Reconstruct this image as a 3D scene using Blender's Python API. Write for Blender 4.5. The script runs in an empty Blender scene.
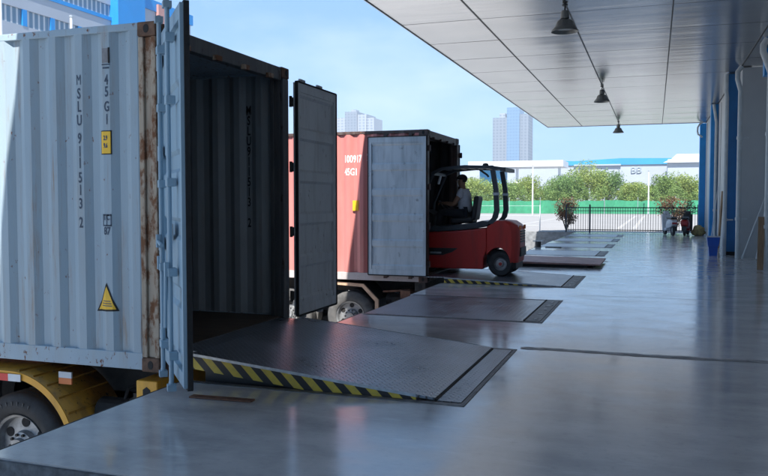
import bpy, bmesh, math, random
from mathutils import Vector, Matrix
random.seed(7)
S = bpy.context.scene
COL = S.collection
PI = math.pi
R = math.radians

# ------------------------------------------------------------------ camera
PITCH = math.atan(36/780); YAW = R(19.14)
cam = bpy.data.cameras.new('camera'); co = bpy.data.objects.new('camera', cam); COL.objects.link(co)
co.location = (0, 0, 1.5); co.rotation_euler = (PI/2 - PITCH, 0, YAW)
cam.sensor_width = 36; cam.lens = 36*780/768; cam.clip_start = .05; cam.clip_end = 6000
S.camera = co

# ------------------------------------------------------------------ materials
def newmat(name):
    m = bpy.data.materials.new(name); m.use_nodes = True
    nt = m.node_tree; b = nt.nodes['Principled BSDF']
    return m, nt, b
def N(nt, t, **k):
    n = nt.nodes.new(t)
    for a, v in k.items():
        if a in n.inputs.keys(): n.inputs[a].default_value = v
        else: setattr(n, a, v)
    return n
def L(nt, a, b): nt.links.new(a, b)
def rgb(c): return (c[0], c[1], c[2], 1)
def ramp(nt, fac, p0, p1, c0=(0,0,0,1), c1=(1,1,1,1)):
    r = N(nt, 'ShaderNodeValToRGB'); r.color_ramp.elements[0].position = p0; r.color_ramp.elements[1].position = p1
    r.color_ramp.elements[0].color = c0; r.color_ramp.elements[1].color = c1
    L(nt, fac, r.inputs[0]); return r.outputs[0]
def mix(nt, fac, a, b, blend='MIX'):
    m = N(nt, 'ShaderNodeMix', data_type='RGBA', blend_type=blend)
    for s, v in ((0, fac), (6, a), (7, b)):
        if hasattr(v, 'is_linked') or hasattr(v, 'links'): L(nt, v, m.inputs[s])
        else: m.inputs[s].default_value = v if s == 0 else rgb(v)
    return m.outputs[2]
def noise(nt, scale, stretch=(1,1,1), detail=6, rough=.6, coord='Object', off=(0,0,0)):
    tc = N(nt, 'ShaderNodeTexCoord'); mp = N(nt, 'ShaderNodeMapping')
    mp.inputs['Scale'].default_value = stretch; mp.inputs['Location'].default_value = off
    L(nt, tc.outputs[coord], mp.inputs[0])
    n = N(nt, 'ShaderNodeTexNoise', Scale=scale, Detail=detail, Roughness=rough)
    L(nt, mp.outputs[0], n.inputs['Vector']); return n.outputs['Fac']
def bump(nt, b, h, strength=.3, dist=.01):
    n = N(nt, 'ShaderNodeBump', Strength=strength, Distance=dist)
    L(nt, h, n.inputs['Height']); L(nt, n.outputs[0], b.inputs['Normal']); return n
def simple(name, c, rough=.6, metal=0, var=.25, scale=6, bmp=.1, stretch=(1,1,1), spec=.5):
    m, nt, b = newmat(name)
    n = noise(nt, scale, stretch)
    d = [x*(1-var) for x in c]; l = [min(1, x*(1+var)) for x in c]
    L(nt, mix(nt, ramp(nt, n, .3, .7), d, l), b.inputs['Base Color'])
    b.inputs['Roughness'].default_value = rough; b.inputs['Metallic'].default_value = metal
    b.inputs['Specular IOR Level'].default_value = spec
    if bmp: bump(nt, b, n, bmp, .01)
    return m
def paint_rust(name, c, c2=None, rust=(.16,.07,.035), amt=.60, rough=.45, streak=.35, grime=(.30,.30,.28), vs=.55, ns=16, soft=.05, runs=.5, runc=(.25,.19,.14)):
    m, nt, b = newmat(name)
    n1 = noise(nt, 1.3, (1,1,.35)); n2 = noise(nt, 7, (1,1,.16), 8); n3 = noise(nt, ns, (1,1,vs), 8, .7)
    col = mix(nt, ramp(nt, n1, .35, .7), c, c2 or [x*1.15 for x in c])
    f = N(nt, 'ShaderNodeMath', operation='MULTIPLY'); L(nt, ramp(nt, n2, .5, .78), f.inputs[0]); f.inputs[1].default_value = streak
    col = mix(nt, f.outputs[0], col, grime)
    n5 = noise(nt, 9, (1,1,.06), 9, .75, off=(5,1,2)); n6 = noise(nt, 1.7, (1,1,1), 4, off=(1,9,4))
    fr = N(nt, 'ShaderNodeMath', operation='MULTIPLY'); L(nt, ramp(nt, n5, .54, .68), fr.inputs[0]); L(nt, ramp(nt, n6, .38, .60), fr.inputs[1])
    fr2 = N(nt, 'ShaderNodeMath', operation='MULTIPLY'); L(nt, fr.outputs[0], fr2.inputs[0]); fr2.inputs[1].default_value = runs
    col = mix(nt, fr2.outputs[0], col, runc)
    msk = ramp(nt, n3, amt, amt+soft)
    col = mix(nt, msk, col, rust)
    L(nt, col, b.inputs['Base Color'])
    rr = N(nt, 'ShaderNodeMapRange'); rr.inputs['To Min'].default_value = rough; rr.inputs['To Max'].default_value = .9
    L(nt, msk, rr.inputs[0]); L(nt, rr.outputs[0], b.inputs['Roughness'])
    dn = noise(nt, 2.2, (1,1,.7), 3, .5, off=(2,2,2)); ad = N(nt, 'ShaderNodeMath', operation='MULTIPLY_ADD'); L(nt, dn, ad.inputs[0]); ad.inputs[1].default_value = 2.5; L(nt, n3, ad.inputs[2])
    bump(nt, b, ad.outputs[0], .18, .012)
    return m

M = {}
M['c1_side'] = paint_rust('pale blue container paint', (.26,.345,.41), (.32,.405,.46), amt=.64, streak=.7, runs=1.0, grime=(.30,.32,.32))
M['c1_rail'] = paint_rust('worn pale blue rail paint', (.27,.36,.43), amt=.58, streak=.5)
M['c1_post'] = paint_rust('peeled rusty post paint', (.36,.31,.25), (.44,.34,.24), rust=(.17,.075,.035), amt=.475, streak=.9, grime=(.22,.12,.07), rough=.75, vs=.5, ns=8, soft=.10, runs=.7, runc=(.10,.055,.035))
M['c1_door'] = paint_rust('pale blue door paint', (.22,.34,.43), (.28,.41,.51), amt=.66)
M['c1_far'] = paint_rust('shade darkened post paint', (.07,.075,.08), rust=(.05,.03,.02), amt=.60, vs=.2)  # shade on the far post and door header, put into a darker paint
M['c_inner'] = paint_rust('grey inner steel', (.27,.31,.33), (.36,.39,.41), amt=.68)
M['casting'] = simple('rusted corner casting', (.13,.075,.05), .85, 0, .5, 14, .3)
M['c2_side'] = paint_rust('faded red container paint', (.50,.16,.145), (.55,.22,.20), amt=.70, streak=.3, grime=(.5,.3,.27))
M['c2_post'] = paint_rust('dark brown post paint', (.06,.035,.03), amt=.58)
M['c2_rail'] = paint_rust('faded pinkish rail paint', (.42,.38,.38), amt=.62)
M['c2_door'] = paint_rust('scuffed light grey door lining', (.40,.48,.54), (.56,.64,.69), rust=(.20,.23,.25), amt=.61, streak=.8, grime=(.24,.30,.35), ns=6, vs=.8, soft=.10, runs=.6, runc=(.22,.26,.29))
M['c2_inner'] = simple('near black container lining', (.03,.03,.032), .8)  # near-black lining tone for the inside of the red container
M['c_lining'] = paint_rust('mid grey door lining', (.46,.50,.51), (.54,.57,.58), rust=(.20,.19,.18), amt=.62, streak=.7, grime=(.30,.31,.31))
M['cfloor'] = simple('worn plywood floor', (.07,.05,.035), .8, 0, .4, 9, .2, (.2,3,1))
M['gasket'] = simple('black rubber', (.015,.015,.016), .8, 0, .3, 20, .1)
M['dark_steel'] = simple('dark dirty steel', (.035,.032,.030), .65, .3, .4, 8, .2)
M['galv'] = simple('galvanised steel', (.42,.46,.49), .45, .6, .25, 18, .1)
M['yellow'] = paint_rust('orange yellow chassis paint', (.72,.33,.025), (.78,.40,.035), rust=(.10,.05,.02), amt=.63, streak=.6, grime=(.25,.13,.03))
M['brown_yellow'] = paint_rust('dusty orange mudguard', (.48,.24,.035), (.58,.30,.04), rust=(.06,.04,.02), amt=.60, streak=.8, grime=(.13,.09,.05))
M['beige'] = simple('faded beige bracket paint', (.55,.36,.24), .6)
M['tyre'] = simple('tyre rubber', (.028,.029,.031), .75, 0, .35, 12, .3)
M['tyre_grey'] = simple('grey tyre rubber', (.085,.085,.085), .85, 0, .35, 9, .3)  # paler grey rubber for the second trailer's tyres and the tyre moulding
M['rim'] = simple('worn steel rim', (.30,.31,.32), .45, .6, .35, 12, .1)
M['white'] = simple('white paint', (.60,.63,.66), .5, 0, .06, 4, 0)
M['red_reflect'] = simple('red reflective strip', (.60,.02,.02), .35, 0, .1, 5, 0)
M['orange_tag'] = simple('orange tag', (.75,.22,.07), .5, 0, .1, 5, 0)
M['yellow_label'] = simple('yellow label', (.80,.47,.02), .5, 0, .08, 5, 0)
M['ink'] = simple('dark stencil ink', (.035,.06,.10), .6, 0, .5, 30, 0)
M['ink_faint'] = simple('faint stencil ink', (.02,.022,.025), .6, 0, .1, 30, 0)
M['white_ink'] = simple('white stencil paint', (.85,.82,.80), .6, 0, .1, 30, 0)
M['brown_ink'] = simple('faded sticker', (.20,.20,.21), .6, 0, .2, 30, 0)
M['black'] = simple('black plastic', (.018,.019,.021), .45, 0, .2, 10, .05)
M['fork_red'] = paint_rust('forklift red paint', (.46,.022,.018), (.54,.035,.025), rust=(.07,.03,.025), amt=.70, rough=.35, streak=.6, runs=.0, grime=(.15,.03,.025))
M['fork_grey'] = simple('forklift charcoal trim', (.035,.045,.055), .4, 0, .2, 10, .05)
M['blue'] = simple('blue cladding paint', (.02,.27,.66), .4, 0, .12, 2, .02)
M['blue_deep'] = simple('deep blue column paint', (.015,.17,.44), .4, 0, .15, 2, .02)
M['pipe'] = simple('off white pipe paint', (.55,.60,.62), .4, 0, .10, 5, .02)
M['wall_grey'] = simple('grey sandwich panel', (.50,.53,.55), .5, 0, .06, 1.5, .02)
M['wood'] = simple('bare timber', (.30,.20,.12), .8, 0, .35, 5, .2, (6,6,.6))
M['blue_plastic'] = simple('blue plastic', (.015,.10,.50), .35, 0, .1, 5, 0)
M['sack'] = simple('mustard sack cloth', (.36,.30,.14), .9, 0, .4, 12, .4)
M['fence_black'] = simple('black fence paint', (.015,.022,.035), .5, .2, .2, 5, 0)
M['bell'] = simple('lamp shade metal', (.20,.21,.20), .4, .5, .25, 8, .05)
M['glass_lamp'] = simple('lamp lens', (.5,.52,.5), .25, 0, .05, 8, 0)
M['skin'] = simple('skin', (.30,.17,.11), .55, 0, .08, 12, .05)
M['shirt'] = simple('light grey cotton', (.52,.55,.60), .85, 0, .12, 12, .3)
M['trousers'] = simple('dark trousers', (.02,.022,.03), .9, 0, .2, 12, .3)
M['hair'] = simple('black hair', (.01,.009,.008), .6, 0, .3, 40, .3)
M['rust_bar'] = simple('rusty flat steel', (.17,.085,.055), .75, .2, .4, 10, .2)
M['slab'] = simple('reddish worn plate', (.48,.30,.29), .55, .2, .3, 5, .1)
M['scoot_white'] = simple('scooter silver plastic', (.55,.58,.62), .35, 0, .1, 8, 0)
M['scoot_red'] = simple('scooter red plastic', (.30,.02,.02), .3, 0, .1, 8, 0)
M['scoot_maroon'] = simple('scooter maroon plastic', (.06,.018,.018), .35, 0, .2, 8, 0)
M['concrete_wall'] = simple('rough concrete', (.20,.21,.22), .9, 0, .35, 5, .6)
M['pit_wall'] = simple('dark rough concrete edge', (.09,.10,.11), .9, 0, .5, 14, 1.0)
M['kerb_white'] = simple('white kerb paint', (.36,.36,.36), .7, 0, .1, 3, .1)

def floor_mat():
    m, nt, b = newmat('polished concrete floor')
    big = noise(nt, .35, detail=5, coord='Object'); mid = noise(nt, 1.6, (1,1.6,1), 8, .65); fine = noise(nt, 14, detail=8, rough=.7)
    c = mix(nt, ramp(nt, big, .35, .65), (.38,.395,.41), (.52,.525,.53))
    c = mix(nt, ramp(nt, mid, .38, .72), c, (.60,.605,.61))
    f = N(nt, 'ShaderNodeMath', operation='MULTIPLY'); L(nt, ramp(nt, fine, .55, .72), f.inputs[0]); f.inputs[1].default_value = .35
    c = mix(nt, f.outputs[0], c, (.26,.29,.32))
    st = noise(nt, 2.3, (.5,2.2,1), 10, .7, off=(3,7,0))
    f2 = N(nt, 'ShaderNodeMath', operation='MULTIPLY'); L(nt, ramp(nt, st, .57, .66), f2.inputs[0]); f2.inputs[1].default_value = .6
    c = mix(nt, f2.outputs[0], c, (.60,.62,.64))
    L(nt, c, b.inputs['Base Color'])
    mr = N(nt, 'ShaderNodeMapRange'); mr.inputs['From Min'].default_value = .3; mr.inputs['From Max'].default_value = .7
    mr.inputs['To Min'].default_value = .08; mr.inputs['To Max'].default_value = .22
    L(nt, mid, mr.inputs[0]); L(nt, mr.outputs[0], b.inputs['Roughness'])
    b.inputs['Specular IOR Level'].default_value = .9
    wav = noise(nt, 1.1, detail=3)
    ad = N(nt, 'ShaderNodeMath', operation='MULTIPLY_ADD'); L(nt, wav, ad.inputs[0]); ad.inputs[1].default_value = .5; L(nt, fine, ad.inputs[2])
    bump(nt, b, ad.outputs[0], .03, .003)
    sc = noise(nt, 5, (.25,3.0,1), 9, .75, off=(9,2,0)); sc2 = noise(nt, .9, (1,1,1), 4, off=(4,4,0))
    sm = N(nt, 'ShaderNodeMath', operation='MULTIPLY'); L(nt, ramp(nt, sc, .60, .70), sm.inputs[0]); L(nt, ramp(nt, sc2, .45, .65), sm.inputs[1])
    L(nt, mix(nt, sm.outputs[0], c, (.17,.18,.19)), b.inputs['Base Color'])
    return m
M['floor'] = floor_mat()

def tread_mat(name, c=(.28,.31,.35), rough=.27):
    m, nt, b = newmat(name)
    tc = N(nt, 'ShaderNodeTexCoord'); sp = N(nt, 'ShaderNodeSeparateXYZ'); L(nt, tc.outputs['Object'], sp.inputs[0])
    def mth(op, a, bb=None, cc=None):
        n = N(nt, 'ShaderNodeMath', operation=op)
        for i, v in enumerate((a, bb, cc)):
            if v is None: continue
            if isinstance(v, (int, float)): n.inputs[i].default_value = v
            else: L(nt, v, n.inputs[i])
        return n.outputs[0]
    p = .062
    u = mth('DIVIDE', mth('ADD', sp.outputs[0], sp.outputs[1]), p); v = mth('DIVIDE', mth('SUBTRACT', sp.outputs[0], sp.outputs[1]), p)
    par = mth('MODULO', mth('ADD', mth('FLOOR', u), mth('FLOOR', v)), 2); par = mth('ABSOLUTE', par)
    fu = mth('SUBTRACT', mth('FRACT', u), .5); fv = mth('SUBTRACT', mth('FRACT', v), .5)
    def bar(a, bb):
        x = mth('MULTIPLY', a, 2.3); y = mth('MULTIPLY', bb, 7.0)
        return mth('MAXIMUM', mth('SUBTRACT', 1, mth('SQRT', mth('ADD', mth('POWER', mth('ABSOLUTE', x), 2), mth('POWER', mth('ABSOLUTE', y), 2)))), 0)
    h = mth('ADD', mth('MULTIPLY', bar(fu, fv), par), mth('MULTIPLY', bar(fv, fu), mth('SUBTRACT', 1, par)))
    n = noise(nt, 2.2, detail=8); n2 = noise(nt, 12, detail=6)
    cc = mix(nt, ramp(nt, n, .35, .7), [x*.7 for x in c], [x*1.3 for x in c])
    cc = mix(nt, ramp(nt, h, .1, .5), cc, [min(1, x*1.9) for x in c])
    L(nt, cc, b.inputs['Base Color']); b.inputs['Metallic'].default_value = .8
    mr = N(nt, 'ShaderNodeMapRange'); mr.inputs['To Min'].default_value = rough-.1; mr.inputs['To Max'].default_value = rough+.2
    L(nt, n, mr.inputs[0]); L(nt, mr.outputs[0], b.inputs['Roughness'])
    hh = mth('MULTIPLY_ADD', n2, .15, h)
    bump(nt, b, hh, 1.0, .012)
    return m
M['tread'] = tread_mat('diamond tread plate')

def ceil_mat():
    m, nt, b = newmat('aluminium soffit panel')
    n = noise(nt, .8, (1, 1, 1), 4); n2 = noise(nt, 30, (.15, 1, 1), 4)
    L(nt, mix(nt, ramp(nt, n, .3, .7), (.47,.48,.50), (.56,.565,.58)), b.inputs['Base Color'])
    b.inputs['Metallic'].default_value = .85; b.inputs['Roughness'].default_value = .21
    w = noise(nt, 1.0, (.35, 2.6, 1), 3, .5)
    bump(nt, b, w, .25, .03)
    return m
M['soffit'] = ceil_mat()

def stripe_mat():
    m, nt, b = newmat('yellow black hazard paint')
    tc = N(nt, 'ShaderNodeTexCoord'); sp = N(nt, 'ShaderNodeSeparateXYZ'); L(nt, tc.outputs['Object'], sp.inputs[0])
    a = N(nt, 'ShaderNodeMath', operation='MULTIPLY_ADD'); L(nt, sp.outputs[2], a.inputs[0]); a.inputs[1].default_value = 1.0; L(nt, sp.outputs[0], a.inputs[2])
    d = N(nt, 'ShaderNodeMath', operation='DIVIDE'); L(nt, a.outputs[0], d.inputs[0]); d.inputs[1].default_value = .165
    f = N(nt, 'ShaderNodeMath', operation='FRACT'); L(nt, d.outputs[0], f.inputs[0])
    g = N(nt, 'ShaderNodeMath', operation='GREATER_THAN'); L(nt, f.outputs[0], g.inputs[0]); g.inputs[1].default_value = .5
    n = noise(nt, 20); y = mix(nt, ramp(nt, n, .4, .8), (.66,.50,.06), (.45,.35,.08))
    L(nt, mix(nt, g.outputs[0], (.02,.02,.022), y), b.inputs['Base Color']); b.inputs['Roughness'].default_value = .5
    return m
M['steel_mid'] = simple('grimy flat steel', (.12,.135,.15), .45, .4, .5, 9, .15)
M['frame_steel'] = simple('worn angle steel', (.14,.15,.16), .5, .4, .45, 10, .15)
M['lug'] = simple('worn bright steel', (.30,.32,.34), .45, .5, .5, 14, .1)
M['stripes'] = stripe_mat()

def ground_mat(name, a, b_, rough=.9, scale=.25):
    m, nt, b = newmat(name)
    n = noise(nt, scale, detail=10); n2 = noise(nt, 6, detail=8)
    c = mix(nt, ramp(nt, n, .35, .65), a, b_); c = mix(nt, ramp(nt, n2, .45, .9), c, [x*1.2 for x in b_])
    L(nt, c, b.inputs['Base Color']); b.inputs['Roughness'].default_value = rough; bump(nt, b, n2, .3, .01)
    return m
M['yard'] = ground_mat('yard concrete', (.215,.215,.215), (.255,.25,.25))
M['pit'] = ground_mat('truck pit concrete', (.34,.34,.34), (.40,.39,.38))

def leaf_mat(name, a, b_):
    m, nt, b = newmat(name)
    n = noise(nt, .9, detail=4); n2 = noise(nt, 9, detail=3)
    c = mix(nt, ramp(nt, n, .35, .65), a, b_); c = mix(nt, ramp(nt, n2, .4, .8), c, [x*1.3 for x in b_])
    L(nt, c, b.inputs['Base Color']); b.inputs['Roughness'].default_value = .6
    tr = N(nt, 'ShaderNodeBsdfTranslucent'); L(nt, c, tr.inputs[0]); ms = N(nt, 'ShaderNodeMixShader'); ms.inputs[0].default_value = .35
    out = nt.nodes['Material Output']; L(nt, b.outputs[0], ms.inputs[1]); L(nt, tr.outputs[0], ms.inputs[2]); L(nt, ms.outputs[0], out.inputs[0])
    return m
M['leaf_a'] = leaf_mat('olive green leaves', (.11,.19,.045), (.20,.29,.08))
M['leaf_b'] = leaf_mat('yellow green leaves', (.17,.25,.055), (.28,.34,.09))
M['leaf_c'] = leaf_mat('mid green leaves', (.09,.18,.05), (.16,.26,.08))
M['leaf_red'] = leaf_mat('reddish brown leaves', (.16,.07,.045), (.17,.11,.05))
M['bark'] = simple('bark', (.14,.10,.07), .9, 0, .3, 10, .4)
M['grass'] = leaf_mat('rough grass', (.12,.22,.06), (.20,.31,.09))
M['mesh_green'] = simple('green mesh netting', (.03,.23,.12), .8, 0, .15, 2, .05)

def facade_mat(name, wall, glass, px, pz, wx, wz, rough=.5, axis=0):
    m, nt, b = newmat(name)
    tc = N(nt, 'ShaderNodeTexCoord'); sp = N(nt, 'ShaderNodeSeparateXYZ'); L(nt, tc.outputs['Object'], sp.inputs[0])
    def fr(s, p, w):
        d = N(nt, 'ShaderNodeMath', operation='DIVIDE'); L(nt, s, d.inputs[0]); d.inputs[1].default_value = p
        f = N(nt, 'ShaderNodeMath', operation='FRACT'); L(nt, d.outputs[0], f.inputs[0])
        g = N(nt, 'ShaderNodeMath', operation='LESS_THAN'); L(nt, f.outputs[0], g.inputs[0]); g.inputs[1].default_value = w; return g.outputs[0]
    x = fr(sp.outputs[axis], px, wx); z = fr(sp.outputs[2], pz, wz)
    mm = N(nt, 'ShaderNodeMath', operation='MULTIPLY'); L(nt, x, mm.inputs[0]); L(nt, z, mm.inputs[1])
    L(nt, mix(nt, mm.outputs[0], wall, glass), b.inputs['Base Color'])
    b.inputs['Roughness'].default_value = rough
    return m
M['tower_pale'] = facade_mat('pale tower facade', (.27,.30,.35), (.13,.17,.23), 4.2, 3.1, .6, .55)
M['tower_grey'] = facade_mat('grey tower facade', (.15,.18,.23), (.08,.11,.16), 3.6, 3.1, .6, .6)
M['tower_glass'] = facade_mat('blue glass tower facade', (.10,.20,.33), (.07,.15,.27), 3.0, 3.1, .8, .7, .25)
M['win_strip'] = facade_mat('ribbon window glazing', (.45,.48,.52), (.12,.20,.28), .55, 9, .65, 1.1, .3, axis=1)
M['bg_white'] = simple('white cladding', (.32,.36,.42), .5, 0, .04, .3, 0)
M['bg_blue'] = simple('bright blue cladding', (.012,.22,.56), .45, 0, .08, .3, 0)
M['bg_cyan'] = simple('cyan blue parapet', (.02,.24,.46), .45, 0, .12, .1, 0)
M['bg_grey'] = simple('grey channel letters', (.28,.34,.40), .5, 0, .05, 1, 0)
M['pink'] = simple('terracotta cladding', (.42,.22,.20), .6, 0, .08, 1, 0)

# ------------------------------------------------------------------ mesh helpers
def lm(o):
    return Matrix.Translation(o.location) @ o.rotation_euler.to_matrix().to_4x4()
class MB:
    def __init__(s): s.b = bmesh.new()
    def box(s, x0, y0, z0, x1, y1, z1):
        v = [s.b.verts.new((x, y, z)) for z in (z0, z1) for y in (y0, y1) for x in (x0, x1)]
        for f in ((0,2,3,1),(4,5,7,6),(0,1,5,4),(2,6,7,3),(0,4,6,2),(1,3,7,5)): s.b.faces.new([v[i] for i in f])
        return s
    def obox(s, c, sz, rot=(0,0,0)):
        m = Matrix.Translation(c) @ (Matrix.Rotation(rot[2],4,'Z') @ Matrix.Rotation(rot[1],4,'Y') @ Matrix.Rotation(rot[0],4,'X'))
        h = [a/2 for a in sz]
        v = [s.b.verts.new(m @ Vector((x*h[0], y*h[1], z*h[2]))) for z in (-1,1) for y in (-1,1) for x in (-1,1)]
        for f in ((0,2,3,1),(4,5,7,6),(0,1,5,4),(2,6,7,3),(0,4,6,2),(1,3,7,5)): s.b.faces.new([v[i] for i in f])
        return s
    def prism(s, poly, ax, a, b):
        # poly: 2D points; ax = axis of extrusion
        def P(p, t):
            return {'x': (t, p[0], p[1]), 'y': (p[0], t, p[1]), 'z': (p[0], p[1], t)}[ax]
        A = [s.b.verts.new(P(p, a)) for p in poly]; B = [s.b.verts.new(P(p, b)) for p in poly]
        n = len(poly); s.b.faces.new(A); s.b.faces.new(B[::-1])
        for i in range(n): s.b.faces.new([A[i], B[i], B[(i+1)%n], A[(i+1)%n]])
        return s
    def quad(s, *p):
        s.b.faces.new([s.b.verts.new(q) for q in p]); return s
    def tube(s, pts, r, n=10, cap=True):
        pts = [Vector(p) for p in pts]; rs = r if isinstance(r, (list, tuple)) else [r]*len(pts)
        prev = None; up = None
        for i, p in enumerate(pts):
            d = (pts[min(i+1, len(pts)-1)] - pts[max(i-1, 0)])
            if d.length < 1e-6: d = Vector((0,0,1))
            d.normalize()
            if up is None:
                up = Vector((0,0,1)) if abs(d.z) < .9 else Vector((1,0,0))
            a = d.cross(up).normalized(); up = a.cross(d).normalized()
            ring = [s.b.verts.new(p + (a*math.cos(2*PI*k/n) + up*math.sin(2*PI*k/n))*rs[i]) for k in range(n)]
            if prev:
                for k in range(n): s.b.faces.new([prev[k], prev[(k+1)%n], ring[(k+1)%n], ring[k]])
            elif cap: s.b.faces.new(ring[::-1])
            prev = ring
        if cap: s.b.faces.new(prev)
        return s
    def lathe(s, prof, c=(0,0,0), ax='z', n=32):
        # prof: list of (r, h)
        rings = []
        for r, h in prof:
            ring = []
            for k in range(n):
                a = 2*PI*k/n; u, v = r*math.cos(a), r*math.sin(a)
                p = {'z': (u, v, h), 'y': (u, h, v), 'x': (h, u, v)}[ax]
                ring.append(s.b.verts.new((c[0]+p[0], c[1]+p[1], c[2]+p[2])))
            rings.append(ring)
        for a, b in zip(rings, rings[1:]):
            for k in range(n): s.b.faces.new([a[k], a[(k+1)%n], b[(k+1)%n], b[k]])
        return s
    def ball(s, c, r, sc=(1,1,1), n=12):
        m = Matrix.Translation(c) @ Matrix.Diagonal((sc[0], sc[1], sc[2], 1))
        bmesh.ops.create_uvsphere(s.b, u_segments=n, v_segments=max(6, n//2+2), radius=r, matrix=m); return s
    def build(s, name, mat, parent=None, world=False, bevel=0, smooth=False, solid=0, seg=2, noremesh=False):
        if world and parent is not None:
            root = parent; m = Matrix.Identity(4)
            while root is not None: m = lm(root) @ m; root = root.parent
            bmesh.ops.transform(s.b, matrix=m.inverted(), verts=s.b.verts)
        bmesh.ops.recalc_face_normals(s.b, faces=s.b.faces)
        me = bpy.data.meshes.new(name); s.b.to_mesh(me); s.b.free()
        if isinstance(mat, str): mat = M[mat]
        me.materials.append(mat)
        o = bpy.data.objects.new(name, me); COL.objects.link(o)
        if parent is not None: o.parent = parent
        if smooth:
            me.polygons.foreach_set('use_smooth', [True]*len(me.polygons))
            try: me.set_sharp_from_angle(angle=R(38))
            except Exception: pass
        if solid:
            md = o.modifiers.new('solid', 'SOLIDIFY'); md.thickness = solid; md.offset = 0
        if bevel:
            md = o.modifiers.new('bevel', 'BEVEL'); md.width = bevel; md.segments = seg; md.limit_method = 'ANGLE'; md.harden_normals = False
        return o
def tag(o, label, cat, group=None, kind=None):
    if label: o['label'] = label
    if cat: o['category'] = cat
    if group: o['group'] = group
    if kind: o['kind'] = kind
    return o
def thing(name, label, cat, loc=(0,0,0), rz=0, group=None):
    o = bpy.data.objects.new(name, None); COL.objects.link(o); o.empty_display_size = .2
    o.location = loc; o.rotation_euler = (0, 0, rz)
    return tag(o, label, cat, group)
def struct(o, label=None):
    o['kind'] = 'structure'
    if label: o['label'] = label
    return o
def copy_tree(o, parent=None):
    c = o.copy(); COL.objects.link(c); c.parent = parent
    for ch in list(o.children): copy_tree(ch, c)
    return c
_fonts = {}
def text_mesh(txt, size, width=1.0, bold=.0, spacing=1.0):
    cu = bpy.data.curves.new('t', 'FONT'); cu.body = txt; cu.size = size; cu.align_x = 'CENTER'; cu.align_y = 'CENTER'
    cu.offset = bold; cu.space_character = spacing; cu.resolution_u = 3
    ob = bpy.data.objects.new('t', cu); COL.objects.link(ob)
    dg = bpy.context.evaluated_depsgraph_get(); dg.update()
    me = bpy.data.meshes.new_from_object(ob.evaluated_get(dg))
    bpy.data.objects.remove(ob)
    b = bmesh.new(); b.from_mesh(me)
    bmesh.ops.transform(b, matrix=Matrix.Diagonal((width, 1, 1, 1)), verts=b.verts)
    return b

# ------------------------------------------------------------------ ground, dock
EDGE = -3.72; HINGE = -1.30; PITCHY = 4.18
LEV = [6.70 + PITCHY*i for i in range(8)]      # leveller centres along the dock
HW = 1.12
def dock():
    m = MB()
    yc = 3.53
    x0, x1 = EDGE, 2.21
    # inner slab
    m.quad((HINGE, -14, 0), (x1+1.2, -14, 0), (x1+1.2, 40.2, 0), (HINGE, 40.2, 0))
    ys = [yc]
    for c in LEV: ys += [c-HW, c+HW]
    ys.append(40.2)
    # between pits
    for i in range(0, len(ys), 2):
        a, b = ys[i], ys[i+1]
        if a > b: continue
        m.quad((x0, a, 0), (HINGE, a, 0), (HINGE, b, 0), (x0, b, 0))
        m.quad((x0, a, 0), (x0, b, 0), (x0, b, -1.3), (x0, a, -1.3))
        m.quad((x0, a, 0), (HINGE, a, 0), (HINGE, a, -.6), (x0, a, -.6))
        m.quad((x0, b, 0), (HINGE, b, 0), (HINGE, b, -.6), (x0, b, -.6))
    for c in LEV:
        m.quad((HINGE, c-HW, 0), (HINGE, c+HW, 0), (HINGE, c+HW, -.6), (HINGE, c-HW, -.6))
        m.quad((x0, c-HW, -.6), (HINGE, c-HW, -.6), (HINGE, c+HW, -.6), (x0, c+HW, -.6))
        m.quad((x0, c-HW, -.6), (x0, c+HW, -.6), (x0, c+HW, -1.3), (x0, c-HW, -1.3))
    o = m.build('dock_floor', 'floor'); struct(o, 'polished grey concrete loading dock floor')
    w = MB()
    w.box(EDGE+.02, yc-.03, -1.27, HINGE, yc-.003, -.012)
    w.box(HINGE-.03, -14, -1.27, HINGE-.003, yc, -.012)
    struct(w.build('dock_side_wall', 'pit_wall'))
    n = MB(); n.b.free(); n.b = bmesh.new()
    # steel nosing on the dock edge
    n.box(EDGE-.012, yc, -.10, EDGE-.002, LEV[0]-HW, .002)
    for i in range(len(LEV)-1): n.box(EDGE-.012, LEV[i]+HW, -.10, EDGE-.002, LEV[i+1]-HW, .002)
    struct(n.build('dock_edge_nosing', 'dark_steel'))
dock()
g = MB(); g.quad((-400, -60, -1.27), (EDGE+.6, -60, -1.27), (EDGE+.6, 40.2, -1.27), (-400, 40.2, -1.27)); struct(g.build('truck_pit_ground', 'pit'), 'lower concrete ground where the trucks park')
g = MB(); g.quad((-3000, 40.2, -.01), (3000, 40.2, -.01), (3000, 5000, -.01), (-3000, 5000, -.01)); struct(g.build('yard_ground', 'yard'), 'pale concrete yard beyond the fence')
g = MB(); g.box(-45, 40.2, -1.3, EDGE, 40.45, -.012); struct(g.build('retaining_wall', 'concrete_wall'))
g = MB(); g.box(-30, 40.22, -.012, -6.3, 40.5, .06); struct(g.build('white_kerb', 'kerb_white'))
g = MB()
for x in (-8.6, -2.05, -1.2, 4.4):
    g.quad((x, 46, -.004), (x+.22, 46, -.004), (x+.22, 88, -.004), (x, 88, -.004))
g.quad((-60, 90, -.004), (40, 90, -.004), (40, 90.8, -.004), (-60, 90.8, -.004))
struct(g.build('parking_lines', 'kerb_white'), 'white painted lines on the far yard')
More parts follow.
